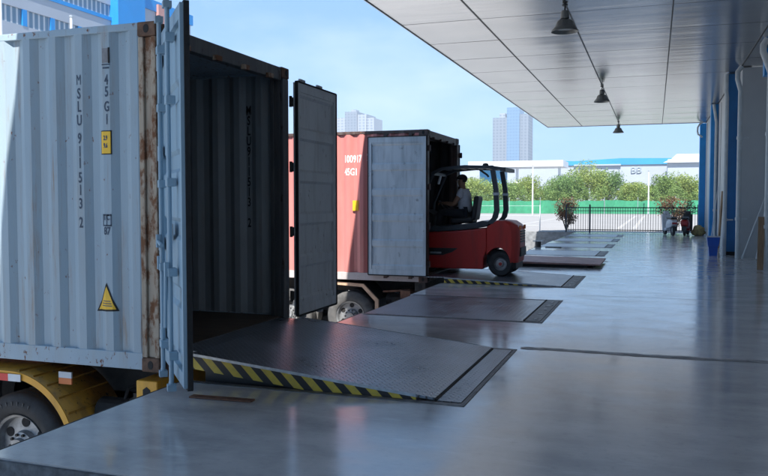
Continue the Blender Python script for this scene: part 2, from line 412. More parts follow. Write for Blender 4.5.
# worn transverse joint in the floor
def joint(name, y0, x0, x1, dy, amp, w0, w1, mat, z):
    g = MB(); random.seed(hash(name) % 1000 if False else len(name)*7)
    prev = None; x = x0; off = 0
    while x < x1:
        off += random.uniform(-amp, amp); off *= .9
        w = random.uniform(w0, w1)
        yy = y0 + dy*(x-x0) + off
        a = g.b.verts.new((x, yy-w, z)); b = g.b.verts.new((x, yy+w, z))
        if prev: g.b.faces.new([prev[0], a, b, prev[1]])
        prev = (a, b); x += random.uniform(.03, .10)
    return struct(g.build(name, mat))
M['crack'] = simple('crumbled joint filler', (.17,.18,.19), .9, 0, .5, 25, .6)
M['patch'] = simple('patched concrete', (.46,.47,.48), .45, 0, .35, 6, .3)
joint('floor_joint_patch', 7.98, -1.28, 2.2, 0.02, .012, .04, .075, 'patch', .004)
joint('floor_joint_crack', 7.98, -1.25, 2.2, 0.02, .022, .003, .013, 'crack', .008)
M['sawcut'] = simple('saw cut joint', (.05,.06,.065), .8, 0, .2, 6, 0)
for i, c in enumerate(LEV[1:]):
    pass
g = MB()
for y in (12.85, 21.2, 29.6, 37.0):
    g.quad((HINGE+.2, y, .004), (2.2, y, .004), (2.2, y+.012, .004), (HINGE+.2, y+.012, .004))
struct(g.build('floor_saw_joints', 'sawcut'))

# ------------------------------------------------------------------ dock levellers
def leveller(c, zr, label, mat='tread', lip=True, simple_=False, ext=0):
    t = thing('dock_leveller', label, 'dock leveller', (HINGE, c, 0), 0, 'dock levellers set in the dock edge')
    hw = HW-.035; Ln = EDGE - HINGE + .05      # negative length
    # frame of angle steel around the pit, kept just proud of the floor
    f = MB()
    f.box(Ln, -HW-.05, -.05, .0, -HW+.012, .006); f.box(Ln, HW-.012, -.05, .0, HW+.05, .006); f.box(-.035, -HW+.012, -.05, .0, HW-.012, .006)
    f.build('frame', 'frame_steel', t)
    ang = math.atan2(zr, -Ln)
    def zz(x): return .004 + max(0, -x)*math.tan(ang)
    x_in = -.24
    p = MB()
    p.prism([(x_in, zz(x_in)-.02), (x_in, zz(x_in)), (Ln, zz(Ln)), (Ln, zz(Ln)-.02)], 'y', -hw, hw)
    p.build('deck_plate', mat, t)
    h = MB(); h.box(x_in+.01, -hw, -.02, -.04, hw, .009)
    hp = h.build('hinge_plate', mat if zr > .2 else 'steel_mid', t)
    for k in range(5):
        if zr > .2: break
        q = MB(); yy = -hw + .24 + k*.42 + .05*math.sin(k*5+c); q.obox((x_in+.125, yy, .011), (.05+.03*math.cos(k*3+c), .16+.06*math.sin(k*7+c), .004), (0,0,.15*math.sin(k*2+c)))
        q.build('hinge_lug', 'lug', hp)
    q = MB(); q.tube([(x_in+.004, -hw, .008), (x_in+.004, hw, .008)], .012, 8); q.build('hinge_pin', 'dark_steel', hp)
    if zr > .02:
        for sgn in (-1, 1):
            s = MB(); y0 = sgn*hw; hh = .108
            a = (y0-.004, y0) if sgn < 0 else (y0, y0+.004)
            s.prism([(x_in-.15, zz(x_in-.15)-.020), (Ln, zz(Ln)-.020), (Ln, zz(Ln)-.020-hh), (x_in-.15, zz(x_in-.15)-.020-hh)], 'y', *a)
            s.build('toe_guard', 'stripes', t)
            e = MB(); e.prism([(x_in-.15, zz(x_in-.15)-.02), (x_in-.15, zz(x_in-.15)+.003), (Ln, zz(Ln)+.003), (Ln, zz(Ln)-.02)], 'y', *( (y0-.008, y0-.001) if sgn < 0 else (y0+.001, y0+.008)))
            e.build('edge_trim', 'galv', t)
            b = MB(); b.prism([(-.9, -.5), (Ln+.1, -.5), (Ln+.1, zz(Ln)-.14), (-.9, zz(-.9)-.12)], 'y', y0*.93-.01, y0*.93+.01); b.build('underframe', 'black', t)
        l = MB(); x = Ln - .006
        l.prism([(x, zz(Ln)-.018), (x, zz(Ln)), (x-.42, zz(Ln)-.005), (x-.42, zz(Ln)-.02)], 'y', -hw+.1, hw-.1)
        l.build('lip_plate', mat, t)
    return t
leveller(LEV[0], .225, 'raised tread plate leveller with striped side bridging into the pale blue container')
leveller(LEV[1], 0, 'flat empty tread plate leveller between the two containers')
leveller(LEV[2], .10, 'slightly raised striped leveller carrying the red forklift')
leveller(LEV[4], 0, 'flat leveller in the dock floor beside the short black bollard')
leveller(LEV[5], 0, 'flat leveller just past the short black bollard, third from the fence')
leveller(LEV[6], 0, 'flat leveller farther past the bollard, second from the fence')
leveller(LEV[7], 0, 'flat leveller closest to the black fence') if LEV[7]+HW < 39 else None
# reddish raised one
t = thing('dock_leveller', 'reddish worn leveller plate raised like a slab just behind the forklift', 'dock leveller', (HINGE, LEV[3], 0), 0, 'dock levellers set in the dock edge')
m = MB(); m.prism([(.15, .055), (.15, .085), (-2.42, .12), (-2.42, .07)], 'y', -HW+.15, HW-.0); m.build('deck_plate', 'slab', t)
m = MB(); m.box(-2.3, -HW+.30, -.4, -.15, HW-.1, .054); m.build('underframe', 'black', t)
m = MB(); m.box(-2.38, -HW-.04, -.05, .2, -HW+.012, .006); m.box(-2.38, HW-.012, -.05, .2, HW+.04, .006); m.build('frame', 'dark_steel', t)

# ------------------------------------------------------------------ containers
CP = [(.072, 0), (.068, 1), (.070, 2), (.068, 3)]
PIT = .278; DEP = .036
def corr_profile(xa, xb, phase):
    # returns [(x, depth)], outer flats centred at phase + k*PIT
    pts = []
    k0 = math.floor((xa-phase)/PIT)-1; k1 = math.ceil((xb-phase)/PIT)+1
    for k in range(k0, k1+1):
        c = phase + k*PIT
        pts += [(c-.036, 0), (c+.036, 0), (c+.104, DEP), (c+.174, DEP)]
    def val(x):
        for (a, u), (b, v) in zip(pts, pts[1:]):
            if a <= x <= b: return u + (v-u)*(x-a)/(b-a) if b > a else u
        return 0
    out = [(xa, val(xa))] + [p for p in pts if xa < p[0] < xb] + [(xb, val(xb))]
    return out, val
def wall_text(parent, name, body, size, x, z, phase, val, width=.6, mat='ink', bold=.002, spacing=1, wy=-.0025, corr=True):
    b = text_mesh(body, size, width, bold, spacing)
    bmesh.ops.transform(b, matrix=Matrix.Translation((x, 0, z)) @ Matrix.Rotation(PI/2, 4, 'X'), verts=b.verts)
    if corr:
        for k in range(-50, 2):
            for d in (-.036, .036, .104, .174):
                xx = phase + k*PIT + d
                if min(v.co.x for v in b.verts) < xx < max(v.co.x for v in b.verts):
                    g = b.verts[:]+b.edges[:]+b.faces[:]
                    bmesh.ops.bisect_plane(b, geom=g, plane_co=(xx, 0, 0), plane_no=(1, 0, 0))
        for v in b.verts: v.co.y = val(v.co.x) + wy
    m = MB(); m.b.free(); m.b = b
    return m.build(name, mat, parent)
def door(parent, hinge, rot, mirror, mats, L_=1.165, H=2.62, z0=.14, rods=True, name='door', wy0=.0):
    """Door as one part: local x runs from hinge to free edge; outer face on local -y (or +y if mirror)."""
    s = -1 if not mirror else 1
    M4 = Matrix.Translation(hinge) @ Matrix.Rotation(rot, 4, 'Z') @ Matrix.Diagonal((1, -s, 1, 1))
    # in this frame the outer face looks to -y for both
    def fin(mb): bmesh.ops.transform(mb.b, matrix=M4, verts=mb.b.verts); return mb
    x0 = .03; x1 = L_; z1 = z0+H; T = .05
    d = MB()
    d.box(x0, 0, z0, x0+.06, T, z1); d.box(x1-.06, 0, z0, x1, T, z1)
    d.box(x0+.06, 0, z0, x1-.06, T, z0+.10); d.box(x0+.06, 0, z1-.10, x1-.06, T, z1)
    # panel with horizontal recesses
    prof = []; a = z0+.10; bb = z1-.10; n = 5; step = (bb-a)/n
    for k in range(n):
        zc = a + step*k
        prof += [(zc, .034), (zc+.07, .034), (zc+.10, .012), (zc+step-.06, .012), (zc+step-.03, .034)]
    prof.append((bb, .034))
    pa = [d.b.verts.new((x0+.06, p[1], p[0])) for p in prof]; pb = [d.b.verts.new((x1-.06, p[1], p[0])) for p in prof]
    for i in range(len(prof)-1): d.b.faces.new([pa[i], pb[i], pb[i+1], pa[i+1]])
    pa2 = [d.b.verts.new((x0+.06, p[1]+.004, p[0])) for p in prof]; pb2 = [d.b.verts.new((x1-.06, p[1]+.004, p[0])) for p in prof]
    for i in range(len(prof)-1): d.b.faces.new([pa2[i], pa2[i+1], pb2[i+1], pb2[i]])
    o = fin(d).build(name, mats['door'], parent)
    g = MB()
    for (u0, w0, u1, w1) in ((x0-.012, z0-.01, x0, z1+.01), (x1, z0-.01, x1+.014, z1+.01), (x0, z0-.02, x1, z0-.002), (x0, z1+.002, x1, z1+.016)):
        g.box(u0, T*.5, w0, u1, T+.012, w1)
    fin(g).build('gasket', 'gasket', o)
    for k in range(4):
        z = z0 + .22 + k*(H-.44)/3
        h = MB(); h.box(-.045, -.012, z-.05, x0+.13, -.001, z+.05); h.tube([(-.02, -.008, z-.06), (-.02, -.008, z+.06)], .018, 10)
        fin(h).build('hinge', mats['hinge'], o)
    if rods:
        for ri, xr in enumerate((.36, .86)):
            r = MB(); yr = -.045
            r.tube([(xr, yr, z0-.06), (xr, yr, z1+.07)], .017, 12)
            for z in (z0-.05, z1+.05):
                r.box(xr-.035, yr-.03, z-.025, xr+.035, yr+.03, z+.02); r.box(xr-.07, yr-.012, z+.0, xr+.02, yr+.012, z+.028)
            rod = fin(r).build('locking_rod', mats['rod'], o, smooth=True)
            for z in (z0+.18, z0+.78, z0+1.42, z0+2.0, z1-.18):
                k = MB(); k.box(xr-.05, -.066, z-.03, xr+.05, -.0, z+.03)
                fin(k).build('rod_bracket', mats['rod'], o, bevel=.006)
            zh = z0 + (.98 if ri == 0 else .80)
            k = MB(); k.box(xr-.03, -.085, zh-.05, xr+.03, -.055, zh+.05); k.tube([(xr, -.075, zh), (xr+(.30 if ri == 0 else -.02), -.08, zh-.02 if ri == 0 else zh-.42)], .013, 8)
            k.box(xr-.06, -.075, zh-.22, xr+.0, -.05, zh-.12)
            fin(k).build('locking_handle', mats['rod'], rod)
        # two document bolts / plate
        k = MB(); k.box(.52, -.012, z0+1.0, .74, -.003, z0+1.12); fin(k).build('seal_plate', 'galv', o)
    return o, M4
def container(name, label, loc, Ln, mats, phase, doors, H=2.896):
    t = thing(name, label, 'shipping container', loc, 0, None)
    W = 2.438
    # y=0 is the side nearest to the camera, x=0 the door end, x=-Ln the front
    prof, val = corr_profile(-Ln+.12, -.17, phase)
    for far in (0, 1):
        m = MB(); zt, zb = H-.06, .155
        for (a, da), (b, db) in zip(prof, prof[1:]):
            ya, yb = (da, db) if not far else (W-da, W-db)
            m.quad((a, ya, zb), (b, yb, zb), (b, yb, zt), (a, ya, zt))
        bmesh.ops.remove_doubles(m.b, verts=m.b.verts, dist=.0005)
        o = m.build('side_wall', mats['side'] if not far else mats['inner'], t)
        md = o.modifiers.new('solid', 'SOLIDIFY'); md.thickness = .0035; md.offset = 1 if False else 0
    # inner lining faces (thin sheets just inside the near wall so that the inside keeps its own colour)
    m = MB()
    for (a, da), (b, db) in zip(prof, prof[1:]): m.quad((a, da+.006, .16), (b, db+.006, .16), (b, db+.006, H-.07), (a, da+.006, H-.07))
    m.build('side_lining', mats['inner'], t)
    # front end
    m = MB()
    m.box(-Ln+.02, .1, .15, -Ln+.05, W-.1, H-.06); m.build('end_wall', mats['side'], t)
    m = MB()
    for k in range(int((Ln-.4)/.42)):
        x = -Ln+.2+k*.42
        m.box(x, .06, H-.038, x+.30, W-.06, H-.012)
    m.box(-Ln+.05, .05, H-.046, -.1, W-.05, H-.039)
    m.build('roof', mats['rail'], t)
    m = MB(); m.box(-Ln+.1, .05, .12, -.05, W-.05, .15); m.build('floor', 'cfloor', t)
    for y0, y1 in ((-.004, .056), (W-.056, W+.004)):
        m = MB(); m.box(-Ln+.17, y0, H-.062, -.17, y1, H-.002)
        m.build('top_rail', mats['toprail'], t, bevel=.006)
        m = MB(); m.box(-Ln+.17, y0 if y0 < 1 else y0, .012, -.17, y1, .155)
        m.build('bottom_rail', mats['rail'], t, bevel=.006)
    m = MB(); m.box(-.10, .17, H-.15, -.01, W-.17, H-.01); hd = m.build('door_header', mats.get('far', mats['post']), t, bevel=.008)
    for k in range(4):
        m = MB(); m.box(-.012, .36+k*.52, H-.165, .03, .46+k*.52, H-.12); m.build('cam_keeper', mats['post'], hd)
    m = MB(); m.box(-.10, .17, .012, -.01, W-.17, .14); m.build('door_sill', mats['post'], t, bevel=.008)
    for y0, y1 in ((-.006, .125), (W-.125, W+.006)):
        for x0, x1 in ((-.175, -.006), (-Ln+.006, -Ln+.13)):
            m = MB()
            # folded post section: plate, groove, plate
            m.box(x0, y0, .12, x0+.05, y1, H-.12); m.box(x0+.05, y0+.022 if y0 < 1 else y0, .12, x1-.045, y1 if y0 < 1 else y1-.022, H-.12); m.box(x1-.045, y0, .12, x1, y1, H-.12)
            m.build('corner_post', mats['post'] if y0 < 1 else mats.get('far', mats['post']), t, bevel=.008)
            for z0 in (0, H-.118):
                c = MB(); xc0, xc1 = (x0-.005, x1+.006) if x0 > -1 else (x0-.006, x1+.045)
                c.box(xc0, y0-.006 if y0 < 1 else y0-.035, z0, xc1, y1+.035 if y0 < 1 else y1+.006, z0+.118)
                co_ = c.build('corner_casting', 'casting' if mats.get('rusty', 1) else mats['post'], t, bevel=.012)
                h = MB(); yy = y0-.0065 if y0 < 1 else y1+.0065
                xm = (xc0+xc1)/2
                pts = [(xm+.026*math.cos(a), z0+.06+.036*math.sin(a)) for a in [2*PI*i/16 for i in range(16)]]
                h.prism(pts, 'y', yy-.002, yy+.004); 
                h.build('casting_hole', 'gasket', co_); h = None
                if x0 > -1:
                    h = MB(); ym = (y0+y1)/2; h.prism([(ym+.026*math.cos(a), z0+.06+.036*math.sin(a)) for a in [2*PI*i/16 for i in range(16)]], 'x', xc1-.002, xc1+.002)
                if h: h.build('casting_hole', 'gasket', co_)
    # under-floor cross members
    m = MB()
    for k in range(int((Ln-.5)/.3)): m.box(-.4-k*.3-.04, .06, .02, -.4-k*.3, W-.06, .115)
    m.build('floor_crossmembers', mats['post'], t)
    return t, val, phase

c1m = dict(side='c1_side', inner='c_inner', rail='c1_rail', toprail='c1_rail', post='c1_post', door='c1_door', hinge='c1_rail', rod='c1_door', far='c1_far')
C1 = (-3.86, 5.46, .08)
c1, val1, ph1 = container('shipping_container', 'pale blue weathered container open at the near dock, rusty corner post, text MSLU 911513 2', C1, 12.19, c1m, -4.36+3.86, None)
def c1z(py): return 1.5 + (202-py)*6.65/780 - .08   # height on the near wall for a picture row (layout helper)
rows = [('M', 81), ('S', 94.5), ('L', 107.5), ('U', 121), ('9', 139), ('1', 152), ('1', 163.5), ('5', 178), ('1', 190.5), ('3', 204), ('2', 223)]
import types
b = bmesh.new(); b.free()
def stack(parent, rows, x, size, nm, mat='ink', width=.62):
    for ch, py in rows:
        wall_text(parent, nm, ch, size, x, c1z(py), ph1, val1, width, mat)
def joinrows(parent, rows, x, size, nm, mat='ink', width=.62, wall=True):
    big = bmesh.new()
    for ch, py in rows:
        bb = text_mesh(ch, size, width*(.86 if ch == 'M' else 1), .0 if ch == 'M' else .0026)
        bmesh.ops.transform(bb, matrix=Matrix.Translation((x, 0, c1z(py))) @ Matrix.Rotation(PI/2, 4, 'X'), verts=bb.verts)
        me = bpy.data.meshes.new('tmp'); bb.to_mesh(me); bb.free(); big.from_mesh(me); bpy.data.meshes.remove(me)
    for k in range(-4, 0):
        for d in (-.036, .036, .104, .174):
            xx = ph1 + k*PIT + PIT + d
            bmesh.ops.bisect_plane(big, geom=big.verts[:]+big.edges[:]+big.faces[:], plane_co=(xx, 0, 0), plane_no=(1, 0, 0))
    bmesh.ops.triangulate(big, faces=big.faces[:])
    for v in big.verts: v.co.y = val1(v.co.x) - .0045
    m = MB(); m.b.free(); m.b = big
    return m.build(nm, mat, parent)
joinrows(c1, rows, -4.638+3.86, .125, 'number_lettering')
joinrows(c1, [('4', 82.5), ('5', 94), ('G', 108.5), ('1', 121)], -4.355+3.86, .118, 'size_code_lettering')
# dark plate mark above the size code
def decal(parent, name, x0, z0, x1, z1, mat, wy=-.0045, poly=None):
    m = MB()
    poly = poly or [(x0, z0), (x1, z0), (x1, z1), (x0, z1)]
    m.b.faces.new([m.b.verts.new((p[0], 0, p[1])) for p in poly])
    for k in range(-4, 1):
        for d in (-.036, .036, .104, .174):
            bmesh.ops.bisect_plane(m.b, geom=m.b.verts[:]+m.b.edges[:]+m.b.faces[:], plane_co=(ph1+k*PIT+d, 0, 0), plane_no=(1, 0, 0))
    for v in m.b.verts: v.co.y = val1(v.co.x) + wy
    return m.build(name, mat, parent)
X = lambda w: w+3.86
Z = lambda w: w-.08
decal(c1, 'capacity_mark', X(-4.335), Z(2.66), X(-4.318), Z(2.79), 'gasket')
decal(c1, 'capacity_mark', X(-4.395), Z(2.665), X(-4.337), Z(2.785), 'brown_ink')
decal(c1, 'capacity_mark', X(-4.40), Z(2.645), X(-4.318), Z(2.655), 'ink'); decal(c1, 'capacity_mark', X(-4.39), Z(2.615), X(-4.325), Z(2.63), 'ink')
decal(c1, 'yellow_label', X(-4.427), Z(1.90), X(-4.312), Z(2.10), 'gasket')
yl = decal(c1, 'yellow_label', X(-4.42), Z(1.908), X(-4.32), Z(2.092), 'yellow_label', wy=-.006)
joinrows(yl, [('2.9', 139.0), ('9.6', 146.5)], X(-4.37), .052, 'label_lettering', mat='ink', width=.62).location.y = -.003
for (a, b_, c, d) in ((-4.42,1.30,-4.408,1.395), (-4.335,1.30,-4.323,1.395), (-4.42,1.385,-4.323,1.397), (-4.42,1.295,-4.323,1.307), (-4.376,1.30,-4.369,1.39)): decal(c1, 'size_symbol', X(a), Z(b_), X(c), Z(d), 'ink')
joinrows(c1, [('I C', 217.5)], X(-4.372), .062, 'symbol_lettering', width=.7); joinrows(c1, [('87', 231)], X(-4.372), .09, 'symbol_lettering', width=.75)
tri = [(-4.515, .565), (-4.275, .575), (-4.385, .815)]
def shrink(p, f): cx = sum(a for a, _ in p)/3; cz = sum(b for _, b in p)/3; return [(cx+(a-cx)*f, cz+(b-cz)*f) for a, b in p]
decal(c1, 'warning_triangle', 0,0,0,0, 'gasket', poly=[(X(a), Z(b)) for a, b in tri])
wt = decal(c1, 'warning_triangle', 0,0,0,0, 'yellow_label', wy=-.0062, poly=[(X(a), Z(b)) for a, b in shrink(tri, .80)])
for zz_, ww in ((.655, .045), (.635, .055), (.615, .06)): decal(wt, 'warning_text', X(-4.39-ww), Z(zz_), X(-4.39+ww), Z(zz_+.007), 'ink', wy=-.0078)
# doors of the near container
door(c1, (.06, -.04, 0), R(-48.5), False, c1m)
door(c1, (.015, 2.438+.05, 0), R(90.5), True, dict(door='c_lining', hinge='dark_steel', rod='c_inner'))
# faint number on inner far wall
ob = wall_text(c1, 'inner_lettering', 'M', .12, -.5, 2.2, ph1, val1, .6, 'ink_faint')
bpy.data.objects.remove(ob)
def innertext(rows, x):
    big = bmesh.new()
    for ch, z in rows:
        bb = text_mesh(ch, .14, .62, .003)
        bmesh.ops.transform(bb, matrix=Matrix.Translation((x, 2.438-.075, z)) @ Matrix.Rotation(PI/2, 4, 'X'), verts=bb.verts)
        me = bpy.data.meshes.new('tmp'); bb.to_mesh(me); bb.free(); big.from_mesh(me); bpy.data.meshes.remove(me)
    m = MB(); m.b.free(); m.b = big
    for v in m.b.verts: v.co.y = 2.438 - val1(v.co.x) - .008
    return m.build('inner_lettering', 'ink_faint', c1)
innertext([(ch, 2.45-.115*i) for i, ch in enumerate('MSLU911513')] + [('2', 1.18)], X(-4.36)-PIT*0)

c2m = dict(side='c2_side', inner='c2_inner', rail='c2_rail', toprail='c2_post', post='c2_post', door='c2_door', hinge='c2_post', rod='c2_post', rusty=0)
C2 = (-4.04, 14.16, -.03)
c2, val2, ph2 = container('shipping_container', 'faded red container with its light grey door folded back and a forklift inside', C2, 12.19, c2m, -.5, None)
door(c2, (.02, -.045, 0), R(180), False, c2m, L_=1.18)
door(c2, (.02, 2.438+.045, 0), R(180), True, c2m)
wall_text(c2, 'number_lettering', '100917', .20, -1.52, 2.36, ph2, val2, .62, 'white_ink', .003)
wall_text(c2, 'number_lettering', '2', .20, -1.205, 2.39, ph2, val2, .6, 'white_ink', .003)
wall_text(c2, 'size_code_lettering', '45G1', .19, -1.56, 2.11, ph2, val2, .62, 'white_ink', .003)
m = MB(); m.box(-1.52, -.004, 1.36, -1.40, -.001, 1.56); m.build('yellow_label', 'yellow_label', c2)

# ------------------------------------------------------------------ trailers
def wheel(parent, x, y, z, R_=.5, mat='tyre', wid=.29, sgn=-1):
    o = MB()
    yo = y; yi = y - sgn*wid
    pr = [(R_*.60, yo+sgn*-.02), (R_*.66, yo), (R_*.80, yo+sgn*.012), (R_*.93, yo-sgn*.01), (R_*.985, yo-sgn*.035), (R_, yo-sgn*.06),
          (R_, yo-sgn*.10), (R_*.975, yo-sgn*.103), (R_*.975, yo-sgn*.115), (R_, yo-sgn*.118), (R_, yi+sgn*.118), (R_*.975, yi+sgn*.115), (R_*.975, yi+sgn*.103), (R_, yi+sgn*.10), (R_, yi+sgn*.06), (R_*.93, yi), (R_*.60, yi)]
    o.lathe([(r, yy-y) for r, yy in pr], (x, y, z), 'y', 48)
    w = o.build('wheel', mat, parent, smooth=True)
    r = MB()
    r.lathe([(R_*.61, .0), (R_*.60, -sgn*.02), (R_*.555, -sgn*.035), (R_*.53, -sgn*.11), (R_*.28, -sgn*.10), (R_*.26, -sgn*.04), (R_*.17, -sgn*.03), (R_*.15, sgn*.01), (.001, sgn*.012)], (x, y, z), 'y', 40)
    for k in range(8):
        a = 2*PI*k/8; cx, cz = x+R_*.42*math.cos(a), z+R_*.42*math.sin(a)
    rr = r.build('rim', 'rim', w, smooth=True)
    q = MB()
    for k in range(10):
        a = 2*PI*k/10; q.tube([(x+R_*.225*math.cos(a), y-sgn*.05, z+R_*.225*math.sin(a)), (x+R_*.225*math.cos(a), y-sgn*.015, z+R_*.225*math.sin(a))], .014, 6)
    q.build('wheel_nut', 'dark_steel', rr)
    q = MB()
    for k in range(6):
        a = 2*PI*(k+.5)/6; q.lathe([(.001, -sgn*.1015+sgn*.004), (.045, -sgn*.1015+sgn*.004), (.045, -sgn*.11)], (x+R_*.42*math.cos(a), y, z+R_*.42*math.sin(a)), 'y', 14)
    q.build('rim_hole', 'gasket', rr)
    return w
def trailer(label, loc, paint, fender_paint, tymat, arc=True, wx=(-5.48+3.86, -6.82+3.86, -8.16+3.86), wz=-.75, bolster=-.07):
    t = thing('trailer_chassis', label, 'trailer', loc, 0)
    m = MB()
    for y in (.75, 1.60): m.box(-12.1, y, -.32, -.12, y+.12, -.02)
    for k in range(12): m.box(-.6-k*1.0, .87, -.28, -.52-k*1.0, 1.6, -.08)
    m.build('frame_rail', 'dark_steel', t)
    m = MB(); m.box(-.26, .02, -.20, -.05, 2.42, -.005); b = m.build('rear_bolster', paint, t, bevel=.01)
    for yy in (.02, 2.42):
        h = MB(); h.prism([(-.155+.042*math.cos(PI/3*i+PI/6), -.105+.05*math.sin(PI/3*i+PI/6)) for i in range(6)], 'y', yy-.004, yy+.004); h.build('bolster_hole', 'gasket', b)
    for x in (-6.0, -11.9):
        m = MB(); m.box(x-.1, .02, -.17, x+.1, 2.42, -.005); m.build('cross_bolster', paint, t, bevel=.01)
    m = MB(); m.box(-.2, .4, -.75, -.12, 2.05, -.63); m.box(-.19, .55, -.65, -.13, .62, -.2); m.box(-.19, 1.8, -.65, -.13, 1.87, -.2); m.build('rear_underrun_bar', 'dark_steel', t)
    # a jumble of air tanks and hoses under the deck
    m = MB(); m.tube([(-.95, .45, -.42), (-.55, .45, -.42)], .12, 16); m.tube([(-.5, .7, -.15), (-.7, .5, -.22), (-.72, .35, -.5)], .02, 8); m.tube([(-.3, .62, -.12), (-.62, .42, -.3), (-.6, .4, -.6)], .018, 8); m.box(-.5, .3, -.30, -.3, .7, -.2)
    m.build('air_tank', 'dark_steel', t)
    for x in wx:
        m = MB(); m.tube([(x, .1, wz), (x, 2.34, wz)], .07, 12); m.build('axle', 'dark_steel', t)
        wheel(t, x, .10, wz, .5, tymat, .29, -1); wheel(t, x, 2.34, wz, .5, tymat, .29, 1)
        for yy in (.44, 1.72):
            m = MB(); m.lathe([(.30, 0), (.5, .02), (.5, .25), (.3, .28)], (x, yy, wz), 'y', 32); m.build('inner_tyre', tymat, t, smooth=True)
    return t
t1 = trailer('orange yellow trailer chassis under the pale blue container, round mudguard over its wheel', (C1[0], C1[1], 0), 'yellow', 'brown_yellow', 'tyre')
# round mudguard
def arc_fender(t, xc, zc, rad, y0, y1):
    a0, a1 = R(90), R(22); n = 18
    pts = [(-7.6+3.86-1.2, zc+rad)] + [(xc+rad*math.cos(a0+(a1-a0)*i/n), zc+rad*math.sin(a0+(a1-a0)*i/n)) for i in range(n+1)]
    m = MB()
    for (ax_, az), (bx, bz) in zip(pts, pts[1:]):
        m.quad((ax_, y0, az), (bx, y0, bz), (bx, y1, bz), (ax_, y1, az))
    bmesh.ops.remove_doubles(m.b, verts=m.b.verts, dist=.001)
    f = m.build('mudguard', 'brown_yellow', t, smooth=True, solid=.008)
    m = MB()
    ins = [(p[0]-(.055*(p[0]-xc)/rad if p[0] > xc else 0), p[1]-(.055*(p[1]-zc)/rad if p[0] > xc-.01 else .055)) for p in pts]
    for i in range(len(pts)-1):
        m.quad((pts[i][0], y0-.006, pts[i][1]+.006), (pts[i+1][0], y0-.006, pts[i+1][1]+.006), (ins[i+1][0], y0-.006, ins[i+1][1]), (ins[i][0], y0-.006, ins[i][1]))
    bmesh.ops.remove_doubles(m.b, verts=m.b.verts, dist=.001)
    m.build('mudguard_rim', 'yellow', f, solid=.008)
    for k in range(5):
        a = R(84-13*k); m = MB()
        cx, cz = xc+(rad+.008)*math.cos(a), zc+(rad+.008)*math.sin(a)
        m.tube([(cx, y0+.02, cz), (cx, y1-.02, cz)], .009, 6); m.build('mudguard_rib', 'brown_yellow', f)
    return f
fd = arc_fender(t1, -5.48+3.86, -.75, .72, .03, .72)
m = MB(); m.box(-5.60+3.86-.55, .003, -.11, -5.48+3.86, .010, -.045); m.build('red_reflector', 'red_reflect', fd)
m = MB(); m.box(-5.48+3.86, .003, -.11, -5.34+3.86, .010, -.045); m.build('white_reflector', 'white', fd)
mk = MB(); mk.box(-5.02+3.86, .12, -.125, -4.88+3.86, .135, -.07); mk = mk.build('marker_plate', 'orange_tag', t1)
m = MB(); m.box(-5.02+3.86, .12, -.069, -4.88+3.86, .135, -.015); m.build('marker_plate_top', 'white', mk)
# raised tyre lettering
q = MB(); q.b.free(); q.b = bmesh.new()
for k, ch in enumerate('STEEL RADIAL'):
    if ch == ' ': continue
for k in range(26):
    if k % 9 in (7, 8): continue
    a = R(70+k*9); cx, cz = -5.48+3.86+.41*math.cos(a), -.75+.41*math.sin(a)
    q.obox((cx, .088, cz), (.012, .006, .035), (0, -(a-PI/2), 0))
q.build('tyre_moulding', 'tyre_grey', t1)

t2 = trailer('dark trailer chassis with grey tyres under the faded red container', (C2[0], C2[1], 0), 'dark_steel', 'beige', 'tyre_grey', wx=(-5.66+4.04, -7.0+4.04, -8.34+4.04), wz=-.76)
m = MB()
pl = [(-5.95, -.07), (-5.36, -.10), (-5.05, -.40), (-5.05, -.62)]
pl2 = [(-5.95, -.13), (-5.39, -.16), (-5.12, -.43), (-5.12, -.62)]
m.prism([(x+4.04, z) for x, z in pl] + [(x+4.04, z) for x, z in pl2[::-1]], 'y', .05, .10); m.build('mudguard_bracket', 'beige', t2)
m = MB(); m.prism([(x+4.04, z) for x, z in pl] + [(x+4.04, z+.045) for x, z in pl2[::-1]], 'y', .10, .7); m.build('mudguard', 'dark_steel', t2)
m = MB(); m.tube([(-5.0+4.04, .2, -.25), (-4.45+4.04, .2, -.2)], .02, 8); m.box(-4.6+4.04, .05, -.35, -4.4+4.04, .3, -.2); m.build('side_light_bracket', 'rust_bar', t2)

# ------------------------------------------------------------------ rusty bar, bollard
t = MB(); t.obox((-3.09, 5.14, .008), (.52, .075, .012), (0,0,R(3))); tag(t.build('flat_steel_bar', 'rust_bar', bevel=.003), 'flat rusty steel bar lying on the floor under the open blue door', 'steel bar')
t = thing('dock_bollard', 'short black bollard at the dock edge behind the forklift', 'bollard', (-3.66, 26.2, 0))
m = MB(); m.lathe([(.001,.19),(.085,.19),(.095,.17),(.095,.02),(.13,.0)], (0,0,0), 'z', 20); m.build('post', 'black', t, smooth=True)
m = MB(); m.box(-.16, -.10, .19, .16, .10, .215); m.build('cap_plate', 'wall_grey', t)
m = MB(); m.box(.1, -.09, .004, .62, .02, .03); tag(m.build('rubber_wheel_chock', 'black', None), 'flat black rubber piece lying beside the short bollard', 'rubber chock').location = (-3.5, 26.1, 0)

